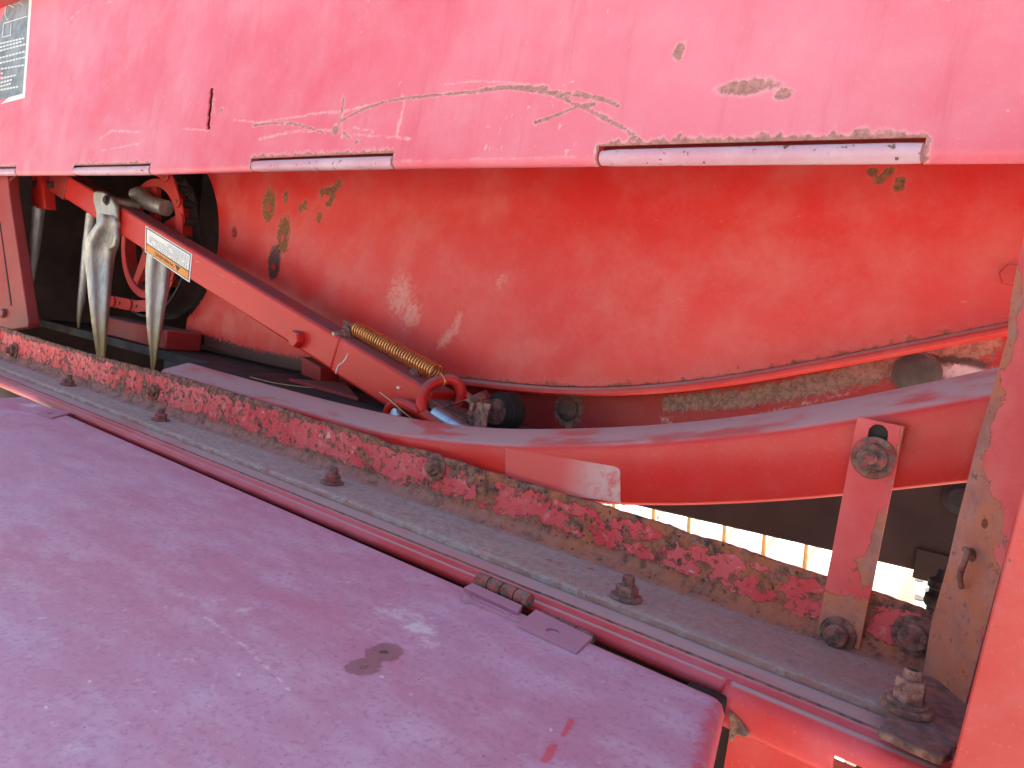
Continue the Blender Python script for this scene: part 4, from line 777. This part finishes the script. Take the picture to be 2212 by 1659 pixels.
D = lambda *pts: [dxy(p) for p in pts]; c8b = crop(.48957, 0, 1080)
pa = np.maximum(pa, dline(XX, YY, D(c8b(905, 530), c8b(1010, 610), c8b(1120, 700), c8b(1280, 860)), .008, .005) * .56); pa = np.maximum(pa, dline(XX, YY, D(c8b(975, 670), c8b(940, 830), c8b(915, 950)), .0040) * .45)
for p, rx, ry, w in [(c8b(1845, 580), .020, .014, .8), (c8b(1780, 520), .045, .022, .58), (c8b(1900, 640), .030, .025, .5), (c8b(1520, 365), .02, .02, .45), (c8b(300, 1120), .012, .008, .6), (c8b(240, 1015), .010, .007, .45), (c8b(1050, 785), .0032, .0026, .9), (c8b(1685, 797), .0036, .003, .9), (c8b(390, 818), .002, .002, .9), (c8b(208, 934), .002, .002, .9), (c8b(830, 445), .010, .014, .5), (c8b(935, 465), .012, .02, .45), (c8b(1080, 500), .012, .02, .5), (c8b(790, 705), .012, .012, .5), (c8b(1120, 545), .014, .02, .35), (c8b(130, 660), .05, .05, .35), (c8b(1150, 735), .06, .05, .28), (c8b(1030, 640), .02, .02, .35), (c7(230, 695), .028, .02, .75)]:
    pa = np.maximum(pa, dblob(XX, YY, dxy(p), rx, ry, .3) * w * .9)
for p, rx, ry in [(c8b(1690, 688), .0135, .0150), (c8b(1605, 752), .0135, .0125)]: st_ = np.maximum(st_, dblob(XX, YY, dxy(p), rx, ry, .4)); dk = np.maximum(dk, dblob(XX, YY, dxy(p), rx * .55, ry * .4, .9) * .55)
rd = np.maximum(rd, dline(XX, YY, D(c6(1170, 1180), c6(1110, 1290)), .0055) * .9); rd = np.maximum(rd, dline(XX, YY, D(c6(1050, 1360), c6(985, 1460)), .0065) * .9); rd = np.maximum(rd, dline(XX, YY, D(c8b(600, 220), c8b(670, 215)), .02) * .5); rd = np.maximum(rd, np.clip((.030 - ed) / .03, 0, 1) * .8)
rn = random.Random(11)
for k in range(110): p = (rn.uniform(0, 1500), rn.uniform(900, 1650)); pa = np.maximum(pa, dblob(XX, YY, dxy(p), rn.uniform(.0010, .0026), rn.uniform(.0010, .0026)) * rn.uniform(.3, .8))
dsh = link('door_skin', grid_mesh('door_skin', A, None, dict(pale=pa, rust=st_, red=rd, dark=dk), 180), M['door'], door); m = dsh.modifiers.new("s", 'SOLIDIFY'); m.thickness = .003; m.offset = -1
ef = MB(); rg = []
for w_ in np.linspace(0.004, .56, 20):
    y = dr.y - w_; x = dr.x - w_ * sk_; z = H + ZD + (y - dr.y) * TD - rr0; rg.append([Vector((x - .0005, y, z + .002)), Vector((x + .001, y, z - .030)), Vector((x - .003, y, z - .032)), Vector((x - .004, y, z + .001))])
ef.loft(rg); ef.build('side_flange', M['red_lower'], door, smooth=40)
ef = MB(); ef.aabb((dl.x, min(dl.y, dr.y) - .004, H + ZD - .04), (dr.x - .01, min(dl.y, dr.y) - .001, H + ZD - .005)); ef.build('back_flange', M['red_lower'], door)
gs = MB(); gs.aabb((dl.x, min(dl.y, dr.y) - .003, H + ZD - .044), (dr.x - .01, .658, H + ZD - .0405)); gs.build('gap_shade_plate', M['black'], door)  # added black plate that closes off light so the gap stays dark
# hinge leaves and barrels
def leaf(corners, th, hole, mat, name='hinge_leaf'):
    b = MB(); cs_ = [DP(p) + dn3 * (th + .0012) for p in corners]; b.prism(cs_, dn3 * -th); o = b.build(name, mat, door, 0)
    if hole:
        hq = DP(hole[0]) + dn3 * th; hm = MB(); hm.lathe([(hole[1], -.02), (hole[1], .02)], hq, dn3, 20); cut(o, [hm])
    m = o.modifiers.new("bevel", 'BEVEL'); m.width = .0008; m.segments = 2; m.limit_method = 'ANGLE'; m.angle_limit = R(50); return o
M['leaf'] = paint('hinge_leaf_paint', base=(.44, .13, .18), fade=(.46, .26, .32), fade_amt=.8, dust_up=.35, dust=(.46, .34, .40), chips=.28, rough=.5)
lf = leaf([c6(790, 548), c6(920, 440), c6(1310, 632), c6(1195, 738)], .0045, (c6(1035, 590), .0062), M['leaf'])
leaf([c6(430, 300), c6(490, 268), c6(830, 425), c6(800, 470)], .0060, (c6(715, 452), .004), M['leaf'], 'broken_leaf')
b = MB(); rb_ = []
for i, t in enumerate(np.linspace(0, 1, 26)):
    p = (c6(425, 350)[0] + (c6(830, 520)[0] - c6(425, 350)[0]) * t, c6(425, 350)[1] + (c6(830, 520)[1] - c6(425, 350)[1]) * t); q = DP(p) + dn3 * .002 + Vector((0, mnoise.noise((i * .6, 0, 0)) * .006, 0)); rb_.append(q)
b.tube(rb_, [.0035 + .0025 * abs(mnoise.noise((i * .45, 3, 0))) + (.003 if i < 4 else 0) for i in range(26)], 9); b.build('weld_bead', M['leaf'], door, smooth=180)
leaf([c7(265, 765), c7(400, 722), c7(520, 760), c7(380, 800)], .0045, (c7(372, 764), .006), M['leaf'])
def knuckle(pa_, pb_, Z, r, mat, n_, parent, name='hinge_knuckle'):
    a, b_ = PZ(pa_, Z), PZ(pb_, Z)
    for k in range(n_):
        t0, t1 = (k + .04) / n_, (k + .96) / n_; mb = MB(); mb.tube([a.lerp(b_, t0), a.lerp(b_, t0 * .9 + t1 * .1), a.lerp(b_, t0 * .1 + t1 * .9), a.lerp(b_, t1)], [r * .9, r, r, r * .9], 14); mb.build(name, mat, parent)
knuckle(c6(530, 195), c6(890, 350), -.262, .0075, M['rust_red'], 4, so)
knuckle(c6(960, 440), c6(1320, 615), -.275, .0050, M['rust_red'], 3, door)
knuckle(c7(400, 718), c7(535, 765), -.275, .0050, M['rust'], 2, door)
b = MB(); b.aabb((PZ(c6(1890, 900), -.268).x, .576, H - .300), (PZ(c6(2140, 1030), -.268).x, .592, H - .2745)); b.build('rubber_stop', M['black'], so, .004)
# corner gusset below the door's right end
b = MB(); b.prism([PY(cs(*p), .588) for p in ((770, 470), (870, 560), (975, 700), (960, 745), (850, 720), (780, 800))], (0, .003, 0)); b.build('corner_gusset', M['rust_orange'], so, .001)
b = MB(); pth = bez([PY(cs(*p), .594) for p in ((870, 560), (960, 610), (1000, 680), (970, 745))]); 

# ------------------------------------------------------------------ pickup seen through the gap
pk = thing('pickup_reel', (-1.4, 2.15, 0), 'pale sunlit pickup guards and wire tines seen through the gap below the beam', 'pickup reel')
yc, zc, rp = 2.16, .590, .215
x0 = PY((1400, 1100), 2.1).x; xsn = [PY((p, 1150), 2.02).x for p in (1310, 1400, 1480, 1560, 1650, 1745, 1845)]
for i, x in enumerate(xsn):
    t = MB(); t.tube([Vector((x, 2.06, zc + rp * .6)), Vector((x, 2.02, zc + rp + .05)), Vector((x - .004, 2.01, H - .34))], [.0055, .0055, .0042], 8); t.build('tine', M['gold_tine'], pk)
    x2 = x + (xsn[i + 1] - x if i + 1 < len(xsn) else .14) * .5; b = MB(); rings = []
    for k in range(25):
        a = -.9 + k * (math.pi + 1.2) / 24; y, z = yc - math.cos(a) * rp, zc + math.sin(a) * rp; yo_, zo_ = -math.cos(a), math.sin(a); w_ = .048
        rings.append([Vector((x2 + s_ * w_, y + yo_ * o_, z + zo_ * o_)) for s_, o_ in ((-1, 0), (1, 0), (1, .0), (.6, .016), (-.6, .016))][:1] + [Vector((x2 + s_ * w_, y + yo_ * o_, z + zo_ * o_)) for s_, o_ in ((1, 0), (.8, .012), (0, .020), (-.8, .012))])
    b.loft(rings); b.build('guard_band', M['pale_paint'], pk, smooth=60)
b = MB(); b.tube([Vector((xsn[0] - .25, yc, zc)), Vector((xsn[-1] + .25, yc, zc))], .04, 16); b.build('reel_shaft', M['dark'], pk)
for x in (xsn[0] - .25, xsn[-1] + .25):
    b = MB(); b.aabb((x - .01, yc - .03, .0), (x + .01, yc + .03, zc + .04)); b.build('support_leg', M['red'], pk, .003)
hk = thing('hose_coupler', (PY((2027, 1290), .95).x, .95, H - .35), 'small black hose coupler beside the rusty post', 'coupler')
b = MB(); q = PY((2030, 1262), .95); q3 = PY((2018, 1310), .95); b.lathe([(.010, 0), (.012, .004), (.012, .012), (.009, .014), (.009, .02), (.012, .022), (.012, .03), (.006, .034), (.005, .042)], q3, (q - q3), 18); b.build('coupler_body', M['black'], hk)
b = MB(); b.tube([q3, q3 - Vector((.0, -.02, .12)), q3 - Vector((-.02, -.04, .35))], .008, 10); b.build('hose', M['black'], hk)

# ------------------------------------------------------------------ loose straw
def straw(pts, r, label, grp=None):
    b = MB(); b.tube(bez(pts, 5), r, 6); tag(b.build('straw_stalk', M['straw'], smooth=180), label, 'straw', grp)
straw([PY(c2(955, 865), YA - .028), PY(c2(1040, 930), YA - .034), PY(c2(1130, 1010), YA - .032), PY(c2(1215, 1075), YA - .02)], .0011, 'thin bent straw stalk caught on the red hook rods')
straw([PZ(c2(0, 752), -.186), PZ(c2(200, 800), -.186), PZ(c2(480, 835), -.186)], .0009, 'pale straw stalk lying on the dark floor behind the beam')
